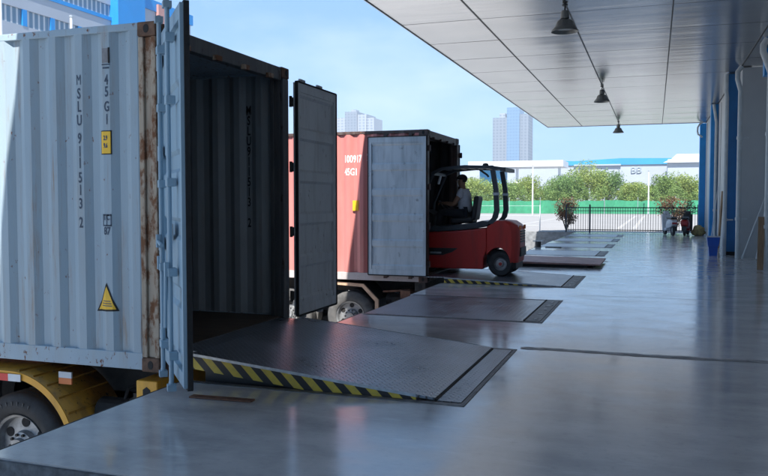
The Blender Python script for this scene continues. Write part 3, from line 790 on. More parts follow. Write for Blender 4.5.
# ------------------------------------------------------------------ canopy
CX = [-4.94, -3.33, -1.60, .26, 2.13, 3.9]; CZ = 5.11; CY0, CY1 = -14.0, 38.4
def canopy():
    t = thing('dock_canopy', 'flat metal canopy roof with glossy aluminium soffit panels over the dock', 'canopy', (-5.05, CY1, CZ))
    m = MB(); rnd = random.Random(3)
    step = 2.09; ny = int((CY1-CY0)/step); step = (CY1-CY0)/ny
    gap = .011
    for i in range(len(CX)-1):
        for j in range(ny):
            x0, x1 = CX[i]+gap, CX[i+1]-gap; y0, y1 = CY0+j*step+gap, CY0+(j+1)*step-gap
            nx, nyq = 6, 10; amp = rnd.uniform(-.004, .009); tx = rnd.uniform(-.002, .002); ty = rnd.uniform(-.003, .003); ph = rnd.uniform(0, 6)
            grid = []
            for a in range(nx+1):
                row = []
                for b in range(nyq+1):
                    u, v = a/nx, b/nyq
                    z = CZ - amp*math.sin(PI*u)*math.sin(PI*v) + tx*(u-.5) + ty*(v-.5)*1.0 + .0010*math.sin(6.3*v*1.5+ph)*math.sin(PI*u)
                    row.append(m.b.verts.new((x0+(x1-x0)*u, y0+(y1-y0)*v, z)))
                grid.append(row)
            for a in range(nx):
                for b in range(nyq):
                    m.b.faces.new([grid[a][b], grid[a][b+1], grid[a+1][b+1], grid[a+1][b]])
    m.build('soffit_panels', 'soffit', t, world=True, smooth=True)
    j = MB(); j.box(CX[0], CY0, CZ+.012, CX[-1], CY1, CZ+.03)
    j.build('soffit_joint_backing', 'gasket', t, world=True)
    f = MB(); f.box(CX[0]-.02, CY0, CZ-.02, CX[0]-.002, CY1, CZ+.30); f.box(CX[0]-.02, CY1+.002, CZ-.02, CX[-1], CY1+.03, CZ+.30); f.box(CX[0], CY0, CZ+.28, CX[-1], CY1, CZ+.3)
    f.build('fascia', 'galv', t, world=True)
    e = MB()
    for x in CX[1:5]: e.box(x-.013, CY0, CZ-.010, x+.013, CY1, CZ-.003+.02)
    e.build('soffit_seam', 'black', t, world=True)
canopy()
for i, (y, dz) in enumerate(((14.65, .06), (25.2, .06), (36.6, .06))):
    lab = ['largest bell shaped pendant lamp, hanging nearest under the canopy', 'middle of the three bell shaped pendant lamps under the canopy', 'smallest bell shaped pendant lamp, hanging by the far end of the canopy'][i]
    if i == 0:
        t = thing('pendant_lamp', lab, 'pendant lamp', (-1.6, y, CZ-.012), 0, 'bell pendant lamps hanging under the canopy')
        m = MB(); m.tube([(0,0,0), (0,0,-.14)], .015, 8); m.lathe([(.05,0),(.05,-.03),(.001,-.03)], (0,0,0), 'z', 16); m.build('stem', 'black', t)
        m = MB(); m.lathe([(.001,-.11),(.06,-.12),(.075,-.16),(.08,-.26),(.05,-.275)], (0,0,0), 'z', 24); m.build('gear_housing', 'bell', t, smooth=True)
        m = MB(); m.lathe([(.05,-.27),(.11,-.285),(.145,-.32),(.165,-.38),(.20,-.43),(.235,-.47),(.245,-.50),(.238,-.50),(.225,-.47),(.19,-.425),(.15,-.37),(.12,-.31)], (0,0,0), 'z', 32); sh = m.build('lamp_shade', 'bell', t, smooth=True)
        m = MB(); m.lathe([(.001,-.46),(.10,-.455),(.19,-.44)], (0,0,0), 'z', 24); m.build('lens', 'glass_lamp', sh, smooth=True)
        first = t
    else:
        c = copy_tree(first); c.location = (-1.6, y, CZ-.012); c['label'] = lab

# ------------------------------------------------------------------ building on the right
def building():
    t = thing('warehouse_wall', 'grey panelled warehouse wall with recessed bay along the right of the dock', 'building', (2.4, 23, 0))
    m = MB()
    m.box(2.50, -14, 0, 2.7, 19.35, 6.2); m.box(2.50, 19.35, 0, 3.9, 19.55, 6.2)
    m.build('wall_panel', 'wall_grey', t, world=True)
    m = MB(); m.box(3.3, 19.55, 0, 3.5, 23.0, 6.2); m.box(2.16, 23.0, 0, 3.5, 23.2, CZ-.02); m.build('bay_wall', 'wall_grey', t, world=True)
    m = MB(); m.box(2.16, 23.2, 0, 2.4, 40.2, 6.2); m.build('wall_panel', 'wall_grey', t, world=True)
    m = MB()
    for y in (25.9, 27.9, 29.9, 33.5, 35.6, 37.6): m.box(2.15, y, 0, 2.1595, y+.02, 5.0)
    m.build('panel_seam', 'dark_steel', t, world=True)
    m = MB(); m.box(2.14, 25.2, 0, 2.158, 30.6, .25); m.box(2.14, 32.2, 0, 2.158, 38.4, .25); m.build('skirting', 'wall_grey', t, world=True)
    m = MB(); m.box(2.36, 20.2, 4.45, 3.3, 20.5, 5.08); m.build('bay_beam', 'blue', t, world=True)
    m = MB(); m.box(2.45, 40.22, -.01, 14, 40.6, 6.2); m.build('end_wall', 'wall_grey', t, world=True)
building()
def column(y, label, mat, x0=1.90, w=.42):
    t = thing('wall_column', label, 'column', (2.0, y, 0), 0, 'blue columns along the warehouse wall')
    m = MB(); m.box(x0-2.0, 0, 0, .158, w, CZ-.02); m.build('shaft', mat, t, bevel=.008)
    m = MB(); m.box(x0-2.03, -.03, 0, .155, -.002, .10); m.build('base_plate', 'dark_steel', t)
    return t
column(24.0, 'nearest deep blue column standing beside the recessed bay', 'blue_deep')
column(31.2, 'middle blue column with a brown board leaning by it', 'blue')
column(38.6, 'farthest blue column at the end of the dock by the fence', 'blue')
def pipe(pts, r, label, collars=()):
    t = thing('downpipe', label, 'pipe', (pts[0][0], pts[0][1], 0), 0)
    m = MB(); m.tube(pts, r, 12); m.build('pipe_run', 'pipe', t, world=True, smooth=True)
    for z in collars:
        q = MB(); x, y = pts[-1][0], pts[-1][1]; q.lathe([(r, z-.04), (r+.018, z-.04), (r+.018, z+.04), (r, z+.04)], (x, y, 0), 'z', 16); q.box(x, y-.02, z-.02, x+.22, y+.02, z+.02); q.build('pipe_bracket', 'pipe', t, world=True)
    return t
pipe([(2.12,22.75,5.08),(2.02,22.75,4.95),(2.02,22.75,4.75),(2.10,22.75,4.45),(2.10,22.75,4.25),(2.10,22.75,0.0)], .062, 'off white downpipe with an offset bend in front of the recessed bay corner', (1.05, 3.2))
pipe([(2.28,19.1,5.08),(2.20,19.1,4.95),(2.20,19.1,4.80),(2.36,19.1,4.35),(2.36,19.1,4.15),(2.36,19.1,0.0)], .07, 'nearest off white downpipe at the right edge beside the upright board', (.95, 3.0))
pipe([(1.84,23.92,5.08),(1.84,23.92,4.6),(1.86,23.92,4.4),(1.86,23.92,.0)], .055, 'pale downpipe fixed to the front of the deep blue column', (1.0,))
pipe([(1.98,31.15,5.08),(2.04,31.15,4.7),(2.08,31.12,4.4),(2.08,31.12,.0)], .05, 'thin pale downpipe beside the middle blue column', (1.2,))
pipe([(1.99,38.2,5.10),(1.86,38.2,5.02),(1.78,38.2,4.88),(1.77,38.2,4.70),(1.80,38.2,4.56),(1.92,38.2,4.48),(1.97,38.4,4.46)], .04, 'small grey curved pipe bowing out near the top of the farthest column')
# leaning timber and poles, bins
def leaning(name, label, p0, p1, r, mat, box=None, cat='pole'):
    m = MB()
    if box: 
        d = Vector(p1)-Vector(p0); c = (Vector(p0)+Vector(p1))/2
        m.obox(c, (box[0], box[1], d.length), (math.atan2(-d.y, math.hypot(d.x, d.z)), math.atan2(d.x, d.z), 0))
    else: m.tube([p0, p1], r, 8)
    o = m.build(name, mat, None); tag(o, label, cat); return o
leaning('wooden_pole', 'longer pale pole leaning in the recessed bay behind the downpipe', (2.16,22.2,.02), (2.78,22.75,1.72), .022, 'pipe')
leaning('wooden_pole', 'shorter pale pole leaning in the bay nearer the upright board', (2.50,22.2,.02), (2.75,22.75,1.25), .024, 'white')
leaning('timber_board', 'upright brown board standing beside the nearest downpipe', (2.22,19.0,.0), (2.24,19.1,1.17), 0, 'wood', (.13,.03), 'board')
leaning('timber_board', 'tall brown board leaning on the wall between the deep blue and middle columns', (1.97,27.6,.0), (2.07,27.6,1.85), 0, 'wood', (.05,.42), 'board')
leaning('mop_handle', 'thin pale mop handle slanting up from the blue bins', (1.52,24.0,.40), (1.78,25.4,1.95), .014, 'white')
def bin_(z, w, h, label, rim):
    t = thing('plastic_bin', label, 'bin', (1.55, 23.6, z))
    m = MB()
    for a, b in ((w*.42, w*.5),):
        pr = []
        bot = [m.b.verts.new((sx*a, sy*a, 0)) for sx, sy in ((-1,-1),(1,-1),(1,1),(-1,1))]; top = [m.b.verts.new((sx*b, sy*b, h)) for sx, sy in ((-1,-1),(1,-1),(1,1),(-1,1))]
        m.b.faces.new(bot[::-1]); 
        for i in range(4): m.b.faces.new([bot[i], bot[(i+1)%4], top[(i+1)%4], top[i]])
    m.build('tub', 'blue_plastic', t, solid=.006)
    m = MB(); b = w*.5+.012
    for x0,y0,x1,y1 in ((-b,-b,b,-b+.02),(-b,b-.02,b,b),(-b,-b+.02,-b+.02,b-.02),(b-.02,-b+.02,b,b-.02)): m.box(x0,y0,h-.015,x1,y1,h+.012)
    m.build('rim', rim, t)
bin_(0, .24, .27, 'lower blue plastic bin standing on the floor by the deep blue column', 'blue_plastic')
bin_(.285, .33, .25, 'upper blue plastic bin with a white rim, stacked on the lower one', 'white')

# ------------------------------------------------------------------ black picket fence
t = thing('picket_fence', 'low black picket fence across the far end of the dock', 'fence', (-4.2, 40.0, 0))
m = MB(); m.box(-4.2, 39.98, 1.20, 1.95, 40.02, 1.25); m.box(-4.2, 39.985, .10, 1.95, 40.015, .14); m.box(-4.2, 39.985, 1.05, 1.95, 40.015, 1.08); m.build('rail', 'fence_black', t, world=True)
m = MB(); x = -4.08
while x < 1.9: m.tube([(x, 40.0, .05), (x, 40.0, 1.2)], .0125, 6); x += .118
pk = m.build('picket_run', 'fence_black', t, world=True)
for x in (-4.2, -3.05, 1.95):
    m = MB(); m.box(x-.035, 39.965, 0, x+.035, 40.035, 1.33); m.prism([(x-.045,1.33),(x+.045,1.33),(x,1.40)], 'y', 39.96, 40.04); m.build('post', 'fence_black', t, world=True)
t = thing('wire_fence', 'thin pale wire fence with posts running left from the black fence', 'fence', (-10, 40.6, 0))
for x in (-13.0, -9.6, -5.6):
    m = MB(); m.tube([(x, 40.7, 0), (x, 40.7, 1.35)], .025, 8); m.build('post', 'pipe', t, world=True)
m = MB(); 
for z in (.3, .8, 1.3): m.tube([(-13, 40.7, z), (-5.6, 40.7, z)], .006, 5)
m.build('wire', 'pipe', t, world=True)

# ------------------------------------------------------------------ scooters
def scooter(label, loc, rz, body, top, box):
    t = thing('motor_scooter', label, 'scooter', loc, rz, 'scooters parked by the black fence')
    # local: rear wheel at y=-.6 (towards the viewer), front wheel at y=+.65
    for y, nm in ((-.62, 'rear_wheel'), (.66, 'front_wheel')):
        m = MB(); m.lathe([(.13,-.05),(.19,-.055),(.235,-.045),(.25,0),(.235,.045),(.19,.055),(.13,.05)], (0,y,.25), 'x', 24)
        w = m.build(nm, 'tyre', t, smooth=True); m = MB(); m.lathe([(.001,-.04),(.14,-.03),(.14,.03),(.001,.04)], (0,y,.25), 'x', 16); m.build('rim', 'rim', w)
    m = MB(); P = [(-.85,.50,.12,.16),(-.75,.42,.17,.30),(-.45,.36,.18,.36),(-.05,.33,.16,.33),(.05,.22,.15,.12),(.35,.20,.15,.11)]
    prev = None
    for y, z0, hw, hh in P:
        ring = [m.b.verts.new((hw*cx, y, z0+hh*(cz+.5))) for cx, cz in ((-.8,-.5),(.8,-.5),(1,0),(.8,.5),(-.8,.5),(-1,0))]
        if prev:
            for i in range(6): m.b.faces.new([prev[i], prev[(i+1)%6], ring[(i+1)%6], ring[i]])
        else: m.b.faces.new(ring[::-1])
        prev = ring
    m.b.faces.new(prev); m.build('body', body, t, bevel=.02)
    m = MB(); m.box(-.14, -.80, .74, .14, -.02, .83); m.build('seat', 'black', t, bevel=.03, seg=3)
    m = MB(); m.prism([(.34,.20),(.44,.20),(.60,.92),(.50,.98)], 'x', -.20, .20); m.build('front_shield', top, t, bevel=.03)
    m = MB(); m.prism([(.42,.40),(.9,.40),(.86,.47),(.46,.50)], 'x', -.07, .07); m.build('front_mudguard', body, t)
    m = MB(); m.tube([(0,.66,.25),(0,.56,.6),(0,.50,1.0)], .03, 8); m.tube([(-.33,.40,1.04),(-.15,.50,1.0),(.15,.50,1.0),(.33,.40,1.04)], .018, 8); m.build('handlebar', 'black', t)
    for s in (-1, 1):
        m = MB(); m.tube([(s*.22,.47,1.02),(s*.30,.46,1.20)], .008, 6); m.ball((s*.31,.46,1.24), .055, (1.2,.3,.8), 10); m.build('mirror', 'black', t)
    m = MB(); m.box(-.12,.46,.93,.12,.62,1.08); m.build('headlight_cowl', top, t, bevel=.03)
    m = MB(); m.box(-.10,-.875,.52,.10,-.845,.60); m.build('tail_light', 'scoot_red', t)
    m = MB(); m.box(-.10,-.93,.22,.10,-.91,.42); m.build('rear_mudguard', 'black', t)
    if box:
        m = MB(); m.box(-.19,-.95,.82,.19,-.58,1.12); m.build('rear_box', box, t, bevel=.12, seg=5)
    return t
scooter('silver white scooter, left of the two by the black fence', (.62, 37.5, 0), R(14), 'scoot_white', 'scoot_white', None)
scooter('dark red scooter, right of the two by the black fence', (1.34, 37.4, 0), R(-8), 'scoot_red', 'black', None)
m = MB(); m.ball((0,0,.23), .27, (1.05,.9,.88), 14)
for v in m.b.verts:
    v.co += Vector((random.uniform(-.035,.035), random.uniform(-.035,.035), random.uniform(-.04,.03)))*(1 if v.co.z > .1 else 1.2); v.co.x *= 1.12 if v.co.z < .2 else .92; v.co.z = max(v.co.z, .0)
o = m.build('cloth_sack', 'sack', None, smooth=True); o.location = (1.83, 37.2, 0); tag(o, 'lumpy mustard coloured sack on the floor beside the dark red scooter', 'sack')

# ------------------------------------------------------------------ forklift
FY = 14.80   # near side plane
def forklift():
    zg = .055
    t = thing('forklift', 'red counterweight forklift driving into the faded red container', 'forklift', (-2.85, 15.35, zg))
    W = 1.10; y0, y1 = FY, FY+W
    def arch(cx, cz, r, a0, a1, n=12): return [(cx+r*math.cos(R(a0+(a1-a0)*i/n)), cz+r*math.sin(R(a0+(a1-a0)*i/n))) for i in range(n+1)]
    # chassis side skirts
    m = MB(); poly = [(-4.45,.20),(-3.12,.20),(-3.12,.42),(-3.06,.56),(-3.06,1.00),(-3.35,.97),(-3.75,.93),(-4.45,.90)]
    m.prism(poly, 'y', y0+.03, y1-.03); m.build('chassis', 'fork_red', t, world=True, bevel=.025, seg=3)
    m = MB()
    for (a, b_) in ((y0+.018, y0+.029), (y1-.029, y1-.018)): m.prism([(-4.4,.60),(-3.62,.60),(-3.74,.52),(-3.92,.46),(-4.4,.46)], 'y', a, b_)
    m.build('step_recess', 'black', t, world=True)
    m = MB(); m.box(-4.18, y0+.008, .49, -3.95, y0+.017, .525); m.build('step_plate', 'galv', t, world=True)
    # counterweight with wheel arch, built as a profile with rounded rear corners
    pts = [(-3.055,.56)] + arch(-2.79, .31, .315, 148, 10, 12) + [(-2.47,.33),(-2.44,.60),(-2.45,.95),(-2.50,1.06),(-2.62,1.135),(-2.80,1.15),(-2.95,1.08),(-3.055,1.02)]
    m = MB(); ny = 12
    rings = []
    for k in range(ny+1):
        v = k/ny; y = y0+.03+(W-.06)*v; e = min(v, 1-v)*2
        sh = .13*(1-min(1, e/.42))**2.2      # tuck the rear in at the sides
        rings.append([m.b.verts.new((x - (sh*max(0, (x+3.0)/.55)), y, z)) for x, z in pts])
    for a, b in zip(rings, rings[1:]):
        for i in range(len(pts)): j = (i+1) % len(pts); m.b.faces.new([a[i], a[j], b[j], b[i]])
    m.b.faces.new(rings[0]); m.b.faces.new(rings[-1][::-1])
    cw = m.build('counterweight', 'fork_red', t, world=True, bevel=.018, smooth=True)
    m = MB(); m.box(-2.475, y0+.25, .45, -2.42, y1-.25, .62); m.build('tow_slot', 'black', cw, world=True)
    m = MB()
    for k in range(5): m.box(-2.50, y0+.30, .72+k*.05, -2.432, y1-.30, .745+k*.05)
    m.build('grille', 'black', cw, world=True)
    m = MB(); m.box(-2.50, y0+.14, .20, -2.60, y1-.14, .33); m.build('rear_bumper', 'black', cw, world=True, bevel=.02)
    for ys in (y0+.26, y1-.31):
        m = MB(); m.box(-2.47, ys, .97, -2.43, ys+.05, 1.05); m.build('tail_light', 'orange_tag', cw, world=True)
    m = MB(); m.tube([(-4.9,y0+.42,2.0),(-4.75,y0+.42,2.12),(-4.6,y0+.42,1.9),(-4.55,y0+.42,1.1)], .018, 8); m.tube([(-4.9,y0+.48,2.0),(-4.72,y0+.48,2.10),(-4.58,y0+.48,1.9),(-4.53,y0+.48,1.1)], .018, 8); m.build('mast_hose', 'gasket', t, world=True)
    # deck trim and hood
    m = MB(); m.prism([(-4.45,.90),(-3.78,.935),(-3.35,.975),(-3.04,1.03),(-2.98,1.12),(-3.15,1.14),(-3.30,1.10),(-3.9,1.03),(-4.45,1.02)], 'y', y0+.02, y1-.02); m.build('hood', 'fork_grey', t, world=True, bevel=.02)
    m = MB(); m.box(-4.95, y0+.1, .30, -4.45, y1-.1, .95); m.build('front_cowl', 'black', t, world=True, bevel=.03)
    # dashboard, steering
    m = MB(); m.prism([(-4.40,1.0),(-4.22,1.0),(-4.18,1.25),(-4.34,1.35)], 'y', y0+.25, y1-.25); m.build('dashboard', 'black', t, world=True)
    m = MB(); m.tube([(-4.22,y0+.50,1.20),(-4.02,y0+.50,1.42)], .02, 8)
    c = Vector((-4.02,y0+.50,1.42)); d = Vector((.2,0,.22)).normalized(); a = Vector((0,1,0)); b = d.cross(a)
    ring = [c+(a*math.cos(2*PI*k/20)+b*math.sin(2*PI*k/20))*.15 for k in range(21)]
    m.tube(ring, .014, 6, False); m.build('steering_wheel', 'black', t, world=True)
    # seat
    m = MB(); m.obox((-3.62, y0+.52, 1.13), (.46,.46,.12), (0,R(-4),0)); s = m.build('seat', 'black', t, world=True, bevel=.04, seg=3)
    m = MB(); m.obox((-3.355, y0+.52, 1.38), (.10,.44,.48), (0,R(8),0)); m.build('seat_backrest', 'black', s, world=True, bevel=.04, seg=3)
    # overhead guard
    for y in (y0+.06, y1-.06):
        m = MB(); P = [(-3.00,1.08),(-2.90,1.20),(-2.865,1.34),(-2.885,1.75),(-2.95,2.12)]; Wd = [.13,.105,.10,.095,.09]
        for (p, w), (q, w2) in zip(zip(P, Wd), list(zip(P, Wd))[1:]):
            m.prism([(p[0]-w/2, p[1]), (p[0]+w/2, p[1]), (q[0]+w2/2, q[1]), (q[0]-w2/2, q[1])], 'y', y-.035, y+.035)
        bmesh.ops.remove_doubles(m.b, verts=m.b.verts, dist=.0005)
        pil = m.build('guard_pillar', 'fork_grey', t, world=True)
        m = MB(); m.box(-2.935, y-.038, 1.63, -2.825, y+.038, 1.68); m.build('pillar_band', 'galv', pil, world=True)
        m = MB(); m.tube([(-4.42,y,.98),(-4.38,y,1.5),(-4.12,y,2.08)], .032, 8); m.build('front_pillar', 'fork_grey', t, world=True)
    m = MB()
    for y in (y0+.06, y1-.06):
        P = [(-4.16,2.06),(-3.95,2.15),(-3.5,2.185),(-3.0,2.17),(-2.72,2.13)]
        for p, q in zip(P, P[1:]): m.prism([(p[0],p[1]-.03),(q[0],q[1]-.03),(q[0],q[1]+.03),(p[0],p[1]+.03)], 'y', y-.04, y+.04)
    for k in range(7):
        x = -4.0+k*.17; z = 2.15+.03*math.sin((x+4.1)/1.3*PI); m.box(x-.02, y0+.1, z-.015, x+.02, y1-.1, z+.015)
    m.box(-4.18, y0+.06, 2.03, -4.12, y1-.06, 2.09); m.box(-2.80, y0+.03, 2.09, -2.70, y1-.03, 2.16)
    m.build('overhead_guard', 'fork_grey', t, world=True)
    m = MB(); m.ball((-3.15, y0+.35, 2.23), .05, (1.2,1,.7), 10); m.box(-3.3, y0+.28, 2.19, -3.0, y0+.42, 2.215); m.build('beacon', 'black', t, world=True)
    m = MB(); m.tube([(-3.2,y0+.06,2.12),(-3.05,y0+.02,2.02),(-3.02,y0+.02,1.98)], .02, 8); m.build('grab_handle', 'black', t, world=True)
    # mirror
    m = MB(); m.obox((-4.02, y0+.12, 1.93), (.03,.10,.17), (0,R(15),0)); m.build('mirror', 'galv', t, world=True, bevel=.01)
    # mast, carriage, forks
    m = MB()
    for y in (y0+.25, y1-.25): m.box(-5.10, y-.04, .15, -4.98, y+.04, 2.12); 
    m.box(-5.08, y0+.25, 2.0, -5.02, y1-.25, 2.1); m.box(-5.08, y0+.25, 1.0, -5.02, y1-.25, 1.08); m.tube([(-5.02,y0+.55,.3),(-5.02,y0+.55,1.9)], .035, 8)
    m.build('mast', 'dark_steel', t, world=True)
    m = MB(); m.box(-5.18, y0+.12, .45, -5.12, y1-.12, .55); m.box(-5.18, y0+.12, .85, -5.12, y1-.12, .95); m.build('carriage', 'dark_steel', t, world=True)
    for y in (y0+.28, y1-.28):
        m = MB(); m.box(-5.23, y-.06, .26, -5.19, y+.06, .95); m.box(-6.3, y-.06, .22, -5.19, y+.06, .26); m.build('fork', 'dark_steel', t, world=True)
    # wheels
    def w(x, y, z, r, wd, s, nm):
        m = MB(); m.lathe([(r*.52, 0), (r*.60, s*.012), (r*.85, s*.014), (r*.97, -s*.012), (r, -s*.04), (r, -s*(wd-.04)), (r*.9, -s*wd), (r*.5, -s*wd)], (x, y, z), 'y', 36)
        o = m.build(nm, 'tyre', t, world=True, smooth=True)
        k = MB(); k.lathe([(r*.53, s*.002), (r*.50, -s*.03), (r*.42, -s*.05), (r*.25, -s*.045), (r*.22, -s*.01), (r*.10, -s*.005), (.001, -s*.003)], (x, y, z), 'y', 28); rm = k.build('rim', 'rim', o, world=True, smooth=True)
        k = MB(); k.lathe([(.001, s*.006), (r*.13, s*.004), (r*.14, -s*.02)], (x, y, z), 'y', 14); k.build('hub', 'fork_red', rm, world=True)
    for (y, s) in ((y0+.055, -1), (y1-.055, 1)):
        w(-2.79, y, .31, .245, .20, s, 'rear_wheel'); w(-4.30, y+.02*-s, .42, .33, .25, s, 'front_wheel')
    m = MB(); m.box(-3.10, y0+.3, .30, -2.55, y1-.3, .55); m.build('steer_axle', 'black', t, world=True)
    return t
forklift()

# ------------------------------------------------------------------ driver
def skin_obj(name, verts, edges, radii, mat, parent=None, root=0, sub=2):
    me = bpy.data.meshes.new(name); me.from_pydata(verts, edges, []); me.update()
    me.materials.append(M[mat]); o = bpy.data.objects.new(name, me); COL.objects.link(o)
    if parent is not None: o.parent = parent
    sk = o.modifiers.new('skin', 'SKIN'); sk.use_smooth_shade = True
    for i, r in enumerate(radii):
        r = r if isinstance(r, tuple) else (r, r)
        me.skin_vertices[0].data[i].radius = r
    me.skin_vertices[0].data[root].use_root = True
    sb = o.modifiers.new('sub', 'SUBSURF'); sb.levels = sub; sb.render_levels = sub
    return o
def driver():
    # world: faces -x; seated, hips at (-3.58, 15.32, 1.22)
    bx, by, bz = -3.58, FY+.52, 1.20
    def P(f, s, u): return (-f, s, u)      # forward, sideways, up
    V = []; E = []; Rr = []
    def add(p, r, parent=None):
        V.append(P(*p)); Rr.append(r); i = len(V)-1
        if parent is not None: E.append((parent, i))
        return i
    pel = add((0,0,.08), (.15,.13)); ab = add((.01,0,.24), (.135,.12), pel); ch = add((.03,0,.42), (.16,.125), ab); nk0 = add((.05,0,.54), (.075,.075), ch); nk = add((.07,0,.60), (.055,.055), nk0)
    hd = add((.09,0,.675), (.078,.09), nk); hd2 = add((.09,0,.77), (.072,.085), hd)
    for s in (-1, 1):
        sh = add((.04, s*.19, .49), .062, ch); el = add((.20 if s < 0 else .16, s*.25, .24), .044, sh); wr = add((.42, s*.16, .28), .030, el); pm = add((.47, s*.145, .285), (.036,.020), wr)
        hip = add((.04, s*.10, .06), .092, pel); kn = add((.48, s*.15, .10), .066, hip); an = add((.55, s*.14, -.28), .042, kn); to = add((.70, s*.14, -.31), (.045,.03), an)
    body = skin_obj('person', V, E, Rr, 'skin')
    body.location = (bx, by, bz)
    tag(body, 'driver in a light grey T-shirt seated in the forklift, arms forward to the wheel', 'person')
    # fingers
    for s in (-1, 1):
        for k in range(4):
            yo = s*(.145 + (k-1.5)*.017); ln = (.060,.068,.064,.050)[k]
            skin_obj('finger', [P(.48, yo, .285), P(.48+ln*.55, yo, .278), P(.48+ln*.85, yo, .255), P(.48+ln*.7, yo, .236)], [(0,1),(1,2),(2,3)], [.0085,.008,.0075,.006], 'skin', body, sub=1)
        skin_obj('thumb', [P(.44, s*.12, .285), P(.465, s*.100, .275), P(.49, s*.097, .258)], [(0,1),(1,2)], [.010,.009,.007], 'skin', body, sub=1)
    # face
    m = MB(); m.ball(P(.185,0,.715), .014, (1.2,.8,1.6), 10); m.build('nose', 'skin', body, smooth=True)
    for s in (-1, 1):
        m = MB(); m.ball(P(.168, s*.032, .735), .009, (1,1.2,.8), 8); m.build('eye', 'hair', body)
        m = MB(); m.ball(P(.085, s*.082, .72), .022, (1,.4,1.5), 10); m.build('ear', 'skin', body, smooth=True)
    m = MB(); m.box(-.178, -.022, .672, -.166, .022, .679); m.build('mouth', 'scoot_maroon', body)
    m = MB(); m.ball((-.078, 0, .765), .098, (1.05,.90,.88), 18)
    bmesh.ops.delete(m.b, geom=[v for v in m.b.verts if v.co.z < .735 and v.co.x < -.07 or v.co.z < .69], context='VERTS')
    m.build('hair', 'hair', body, smooth=True, solid=.012)
    # shirt: skinned over torso and upper arms, slightly larger
    V2 = [P(0,0,.06), P(.01,0,.24), P(.03,0,.42), P(.048,0,.535)]; R2 = [(.185,.165),(.168,.152),(.20,.160),(.10,.10)]; E2 = [(0,1),(1,2),(2,3)]
    for s in (-1, 1):
        i = len(V2); V2 += [P(.04,s*.19,.495), P(.12 if s < 0 else .10,s*.225,.365)]; R2 += [.092,.076]; E2 += [(2,i),(i,i+1)]
    skin_obj('shirt', V2, E2, R2, 'shirt', body)
    V3 = [P(0,0,.06)]; R3 = [(.168,.145)]; E3 = []
    for s in (-1, 1):
        i = len(V3); V3 += [P(.05,s*.10,.06), P(.48,s*.15,.10), P(.545,s*.14,-.24)]; R3 += [.108,.082,.062]; E3 += [(0,i),(i,i+1),(i+1,i+2)]
    skin_obj('trousers', V3, E3, R3, 'trousers', body)
    for s in (-1, 1):
        skin_obj('shoe', [P(.54,s*.14,-.29), P(.60,s*.14,-.31), P(.72,s*.14,-.325)], [(0,1),(1,2)], [(.05,.045),(.052,.04),(.045,.028)], 'black', body)
driver()

# ------------------------------------------------------------------ vegetation
def foliage(mb, c, rad, n, size, rnd, clumps=14):
    cl = []
    for _ in range(clumps):
        while True:
            p = Vector((rnd.uniform(-1,1), rnd.uniform(-1,1), rnd.uniform(-1,1)))
            if p.length < 1: break
        cl.append((Vector((p.x*rad[0]*.75, p.y*rad[1]*.75, p.z*rad[2]*.75)), rnd.uniform(.30,.52)))
    for _ in range(n):
        q, s = rnd.choice(cl)
        d = Vector((rnd.gauss(0,1), rnd.gauss(0,1), rnd.gauss(0,1))).normalized()*(rnd.random()**.4)
        p = Vector(c)+q+Vector((d.x*rad[0]*s, d.y*rad[1]*s, d.z*rad[2]*s))
        a = Vector((rnd.uniform(-1,1), rnd.uniform(-1,1), rnd.uniform(-.6,.6))).normalized(); b = a.cross(Vector((rnd.uniform(-1,1), rnd.uniform(-1,1), rnd.uniform(-1,1)))).normalized()
        s1 = size*rnd.uniform(.5,1.3); s2 = s1*rnd.uniform(.4,.8)
        v = [mb.b.verts.new(p+a*s1*.5), mb.b.verts.new(p+b*s2*.5), mb.b.verts.new(p-a*s1*.5), mb.b.verts.new(p-b*s2*.5)]
        mb.b.faces.new(v)
    return cl
def tree(x, y, h, w, mat, label, seed, group='trees in the belt beyond the yard', n=11000, size=.21, base=.08):
    rnd = random.Random(seed)
    t = thing('broadleaf_tree', label, 'tree', (x, y, 0), 0, group)
    cz = h*(base+(1-base)*.5); rz = h*(1-base)*.5
    m = MB(); cl = foliage(m, (0,0,cz), (w/2, w/2*.9, rz), n, size, rnd, 26); cr = m.build('crown', mat, t)
    m = MB(); m.tube([(0,0,0),(rnd.uniform(-.1,.1),0,h*.3),(rnd.uniform(-.3,.3),0,h*.7)], [h*.03,h*.022,h*.008], 7)
    for q, s in cl[:7]: m.tube([(0,0,h*.25),(q.x*.5,q.y*.5,(cz+q.z+h*.25)/2),(q.x,q.y,cz+q.z)], [h*.012,h*.008,h*.003], 5)
    m.build('trunk', 'bark', t)
    return t
TREES = [ # x, h, w, mat, label
 (-24.5,5.2,5.2,'leaf_b','yellow green tree at the left end of the belt, first past the forklift cab'),
 (-20.8,5.0,5.0,'leaf_a','olive tree just right of the forklift cab under the white roofed block'),
 (-17.2,5.3,4.6,'leaf_b','light yellow green tree behind the left white pole'),
 (-14.3,5.2,4.4,'leaf_a','olive tree right of the left white pole'),
 (-11.6,5.8,4.4,'leaf_c','mid green tree above the reddish shrub left of the fence'),
 (-9.0,7.0,5.0,'leaf_b','tallest yellow green tree, rising to the blue parapet'),
 (-6.4,6.5,3.9,'leaf_c','tall rounded green tree just right of the tallest one'),
 (-2.6,4.3,3.6,'leaf_b','low yellowish tree under the grey letters on the far building'),
 (.9,5.6,3.4,'leaf_a','olive tree behind the right white pole'),
 (3.3,5.3,4.4,'leaf_b','bright yellow green tree right of the right white pole'),
 (6.2,5.7,4.6,'leaf_a','olive tree at the right end of the belt by the blue column'),
 (9.6,5.5,5.0,'leaf_c','mid green tree hidden mostly by the farthest blue column'),
 (-28.6,5.4,5.4,'leaf_a','olive tree seen through the forklift cab'),
 (-33.0,5.2,5.4,'leaf_c','mid green tree seen at the left through the forklift cab')]
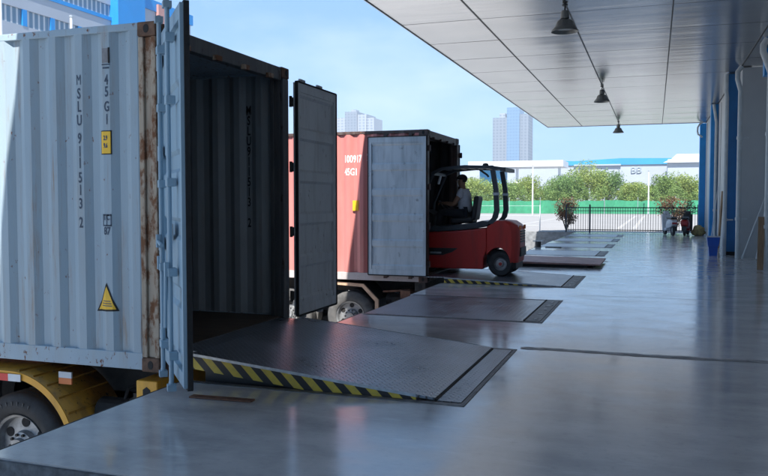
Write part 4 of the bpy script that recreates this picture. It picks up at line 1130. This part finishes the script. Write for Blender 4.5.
for i, (x, h, w, mt, lab) in enumerate(TREES): tree(x, 112+(i*37 % 7)-3, h, w*1.4, mt, lab, 100+i)
m = MB(); rnd = random.Random(5)
for k in range(70):
    x = -40+k*.75; foliage(m, (x, 107+rnd.uniform(-1,1), 1.9), (1.1,1.2,rnd.uniform(1.7,2.3)), 420, .2, rnd, 6)
tag(m.build('undergrowth', 'leaf_a'), 'low green undergrowth behind the green netting', 'undergrowth', kind='stuff')
def shrub(x, y, h, w, label, seed, n=2600, z0=0):
    rnd = random.Random(seed); t = thing('shrub', label, 'shrub', (x, y, 0), 0, 'reddish shrubs behind the fence')
    m = MB(); foliage(m, (0,0,h*.58), (w/2,w/2,h*.42), n, .085, rnd, 26); m.build('foliage', 'leaf_red', t)
    m = MB()
    for k in range(7): 
        a = 2*PI*k/7; m.tube([(0,0,0),(math.cos(a)*w*.2,math.sin(a)*w*.2,h*.5),(math.cos(a)*w*.38,math.sin(a)*w*.38,h*.85)], [.03,.02,.01], 5)
    m.build('stem', 'bark', t)
shrub(-4.35, 41.5, 1.75, 1.5, 'reddish brown shrub at the left end of the black fence', 31)
shrub(.95, 42.0, 1.95, 2.1, 'reddish brown shrub behind the scooters', 32, 3000)

# green netting fence
t = thing('netting_fence', 'long bright green netting fence across the far side of the yard', 'fence', (-20, 102, 0))
m = MB(); prev = None; x = -70
rnd = random.Random(9)
while x < 30:
    yy = 102+.15*math.sin(x*.9)+rnd.uniform(-.05,.05); h = 1.7+rnd.uniform(-.14,.08)
    a = m.b.verts.new((x, yy, .02)); b = m.b.verts.new((x, yy+rnd.uniform(-.18,.18), h))
    if prev: m.b.faces.new([prev[0], a, b, prev[1]])
    prev = (a, b); x += .6
m.build('netting', 'mesh_green', t, world=True, solid=.01)
m = MB(); 
for k in range(25): m.tube([(-70+k*4, 101.85, 0), (-70+k*4, 101.85, 2.1)], .04, 6)
m.build('post_row', 'galv', t, world=True)

# ------------------------------------------------------------------ poles in the yard
def pole(x, y, h, label, arm=0):
    t = thing('lamp_post', label, 'lamp post', (x, y, 0), 0, 'thin white poles in the yard')
    m = MB(); m.tube([(0,0,0),(0,0,h)], [.09,.06], 10); m.build('shaft', 'white', t)
    m = MB(); m.box(-.12,-.12,0,.12,.12,.10); m.build('base', 'galv', t)
    m = MB(); m.lathe([(.06,h-.05),(.09,h-.02),(.09,h+.05),(.001,h+.08)], (0,0,0), 'z', 12); m.build('cap', 'galv', t)
pole(-12.5, 85, 5.4, 'thin white pole just right of the forklift cab')
pole(-.75, 99, 5.2, 'thin white pole rising above the black fence near the scooters')
pole(-25, 24.95, 12.5, 'white pole before the blue and white building, leftmost, running past the picture top')
pole(-25, 29.0, 9.85, 'shorter white pole before the blue and white building, near its blue tower')

# ------------------------------------------------------------------ far buildings
def warehouse_left():
    t = thing('office_building', 'blue and white building with ribbon windows at the upper left behind the container', 'building', (-45, 50, -1.27))
    bx = -45
    def b(nm, mt, y0, y1, z0, z1, dx=0, par=None): 
        m = MB(); m.box(bx-16, y0, z0, bx+dx, y1, z1); return m.build(nm, mt, par or t, world=True)
    b('lower_wall', 'bg_white', 15, 57.1, -1.27, 14.72)
    w = b('window_band', 'win_strip', 15, 57.1, 14.72, 15.95, -.12)
    for y in (47.0, 49.9, 53.0):
        m = MB(); m.box(bx-.1, y, 14.72, bx+.03, y+.45, 15.95); m.build('window_pier', 'bg_blue', w, world=True)
    b('fascia', 'bg_white', 15, 57.1, 15.95, 17.25, .03)
    b('blue_line', 'bg_blue', 15, 57.1, 17.25, 17.55, .10)
    u = b('upper_window_band', 'win_strip', 15, 57.1, 17.55, 18.6, -.12)
    b('upper_wall', 'bg_white', 15, 57.1, 18.6, 20.2)
    b('cornice', 'bg_blue', 15, 57.1, 20.2, 20.6, .15)
    b('blue_tower', 'bg_blue', 57.1, 60.9, -1.27, 23, .8)
    b('side_wall', 'bg_white', 60.9, 69.5, -1.27, 19.5)
    b('side_cornice', 'bg_blue', 60.9, 69.8, 19.5, 20.5, .12)
    m = MB(); m.box(bx, 63.6, 15, bx+.35, 65.0, 20.2); m.build('terracotta_panel', 'pink', t, world=True)
    m = MB(); m.box(bx, 61.0, 10, bx+.2, 61.7, 22); m.build('white_pilaster', 'white', t, world=True)
warehouse_left()

def box_building(name, label, x0, x1, y0, y1, z1, mat, parts=()):
    t = thing(name, label, 'building', ((x0+x1)/2, y0, 0))
    m = MB(); m.box(x0, y0, 0, x1, y1, z1); m.build('wall', mat, t, world=True)
    for nm, mt, a in parts:
        m = MB(); m.box(*a); m.build(nm, mt, t, world=True)
    return t
# long white factory with a cyan parapet
t = box_building('factory_building', 'long white factory with a cyan blue parapet and grey letters, behind the trees', -60, 45, 250, 300, 12.9, 'bg_white')
m = MB(); m.prism([(-34, 12.9), (8, 12.9), (8, 14.6), (-10, 14.9), (-24, 14.2), (-34, 14.6)], 'y', 249.6, 251); pp = m.build('parapet', 'bg_cyan', t, world=True)
m = MB(); m.box(-24, 249.2, 12.7, -10, 249.5, 13.1); m.build('parapet_trim', 'bg_white', pp, world=True)
bb = text_mesh('BB', 2.9, 1.0, .05); bmesh.ops.transform(bb, matrix=Matrix.Translation((-5.6, 249.8, 11.1)) @ Matrix.Rotation(PI/2, 4, 'X'), verts=bb.verts)
bmesh.ops.solidify(bb, geom=bb.faces[:], thickness=.15)
m = MB(); m.b.free(); m.b = bb; m.build('roof_lettering', 'bg_grey', t, world=True)
# raised white roof at the right
t = box_building('rooftop_hall', 'small white hall with a stepped roof at the right above the trees', 3.2, 16, 235, 248, 13.6, 'bg_white')
m = MB(); m.prism([(2.0, 12.6), (15.5, 12.6), (15.5, 14.9), (5.5, 14.9), (4.2, 13.6)], 'y', 234, 234.9); m.build('roof_fascia', 'white', t, world=True)
# white slab roof with blue box
t = box_building('gatehouse', 'blue walled low block under a wide white slab roof, right of the forklift cab', -34.5, -29.8, 160, 166, 8.6, 'bg_cyan')
m = MB(); m.box(-36.5, 158, 8.6, -17.3, 168, 9.8); m.build('slab_roof', 'white', t, world=True)
m = MB(); 
for x in (-27, -18.5): m.box(x, 160, 0, x+.5, 160.5, 8.6)
m.build('support_column', 'white', t, world=True)
def tower(label, blocks, loc):
    t = thing('tower_block', label, 'tower block', loc)
    for (x0, x1, y0, y1, z1, mt) in blocks:
        m = MB(); m.box(x0, y0, 0, x1, y1, z1); m.build('tower_wing', mt, t, world=True)
    return t
tower('cluster of pale high rise flats seen just above the faded red container', [(-338,-322,800,830,94,'tower_pale'),(-321.9,-308,797,825,100,'tower_grey'),(-307.9,-298,800,830,97,'tower_pale'),(-297.9,-290,802,830,93,'tower_pale'),(-318,-312,805,815,103,'tower_pale')], (-315, 800, 0))
tower('tall grey and blue high rise right of the red container', [(-159,-144,800,830,88,'tower_grey'),(-153,-147,805,825,93,'tower_pale'),(-143.9,-131,796,826,97.5,'tower_glass'),(-130.9,-122.5,800,830,91,'tower_grey')], (-141, 800, 0))

# ------------------------------------------------------------------ light
el, = (R(53),)
sdir = Vector((.135, -.70, 1)).normalized()      # towards the sun
elev = math.asin(sdir.z)
sun = bpy.data.lights.new('sun', 'SUN'); so = bpy.data.objects.new('sun', sun); COL.objects.link(so)
so.rotation_euler = sdir.to_track_quat('Z', 'Y').to_euler(); sun.energy = 5.0; sun.angle = R(.5); sun.color = (1, .95, .88)
w = bpy.data.worlds.new('World'); S.world = w; w.use_nodes = True
nt = w.node_tree; bg = nt.nodes['Background']
sky = nt.nodes.new('ShaderNodeTexSky'); sky.sky_type = 'NISHITA'; sky.sun_disc = False
sky.sun_elevation = elev; sky.sun_rotation = math.atan2(sdir.x, sdir.y)
sky.air_density = 1.0; sky.dust_density = .4; sky.ozone_density = 3.0
tint = nt.nodes.new('ShaderNodeMix'); tint.data_type = 'RGBA'; tint.blend_type = 'MULTIPLY'; tint.inputs[0].default_value = 1
nt.links.new(sky.outputs[0], tint.inputs[6]); tint.inputs[7].default_value = (.80, .925, 1.08, 1)
tc = nt.nodes.new('ShaderNodeTexCoord'); mp = nt.nodes.new('ShaderNodeMapping'); mp.inputs['Scale'].default_value = (1.4, 1.4, 4.0)
nt.links.new(tc.outputs['Generated'], mp.inputs[0])
cn = nt.nodes.new('ShaderNodeTexNoise'); cn.inputs['Scale'].default_value = 1.6; cn.inputs['Detail'].default_value = 7; cn.inputs['Roughness'].default_value = .55
nt.links.new(mp.outputs[0], cn.inputs['Vector'])
cr = nt.nodes.new('ShaderNodeValToRGB'); cr.color_ramp.elements[0].position = .46; cr.color_ramp.elements[1].position = .74; cr.color_ramp.elements[1].color = (.6,.6,.6,1)
nt.links.new(cn.outputs['Fac'], cr.inputs[0])
veil = nt.nodes.new('ShaderNodeMix'); veil.data_type = 'RGBA'; veil.inputs[0].default_value = .80; veil.inputs[7].default_value = (1.08, 2.2, 4.0, 1)
nt.links.new(tint.outputs[2], veil.inputs[6])
cl = nt.nodes.new('ShaderNodeMix'); cl.data_type = 'RGBA'; cl.inputs[7].default_value = (4.2, 4.8, 5.2, 1)
nt.links.new(cr.outputs[0], cl.inputs[0]); nt.links.new(veil.outputs[2], cl.inputs[6])
nt.links.new(cl.outputs[2], bg.inputs[0]); bg.inputs[1].default_value = .105

hz = MB(); hz.box(-480, -75, -2.3, 160, 860, 112)
hm = bpy.data.materials.new('thin air haze'); hm.use_nodes = True; hn = hm.node_tree; hn.nodes.remove(hn.nodes['Principled BSDF'])
pv = hn.nodes.new('ShaderNodeVolumePrincipled'); pv.inputs['Color'].default_value = (.80,.90,1,1); pv.inputs['Density'].default_value = .0005
hn.links.new(pv.outputs[0], hn.nodes['Material Output'].inputs['Volume'])
ho = hz.build('haze', hm); ho['kind'] = 'stuff'; ho['label'] = 'thin blue haze in the distance'
S.view_settings.view_transform = 'Standard'; S.view_settings.look = 'None'
S.view_settings.exposure = 1.24; S.view_settings.gamma = 1; S.view_settings.use_curve_mapping = False
S.render.engine = 'CYCLES'
S.cycles.max_bounces = 8
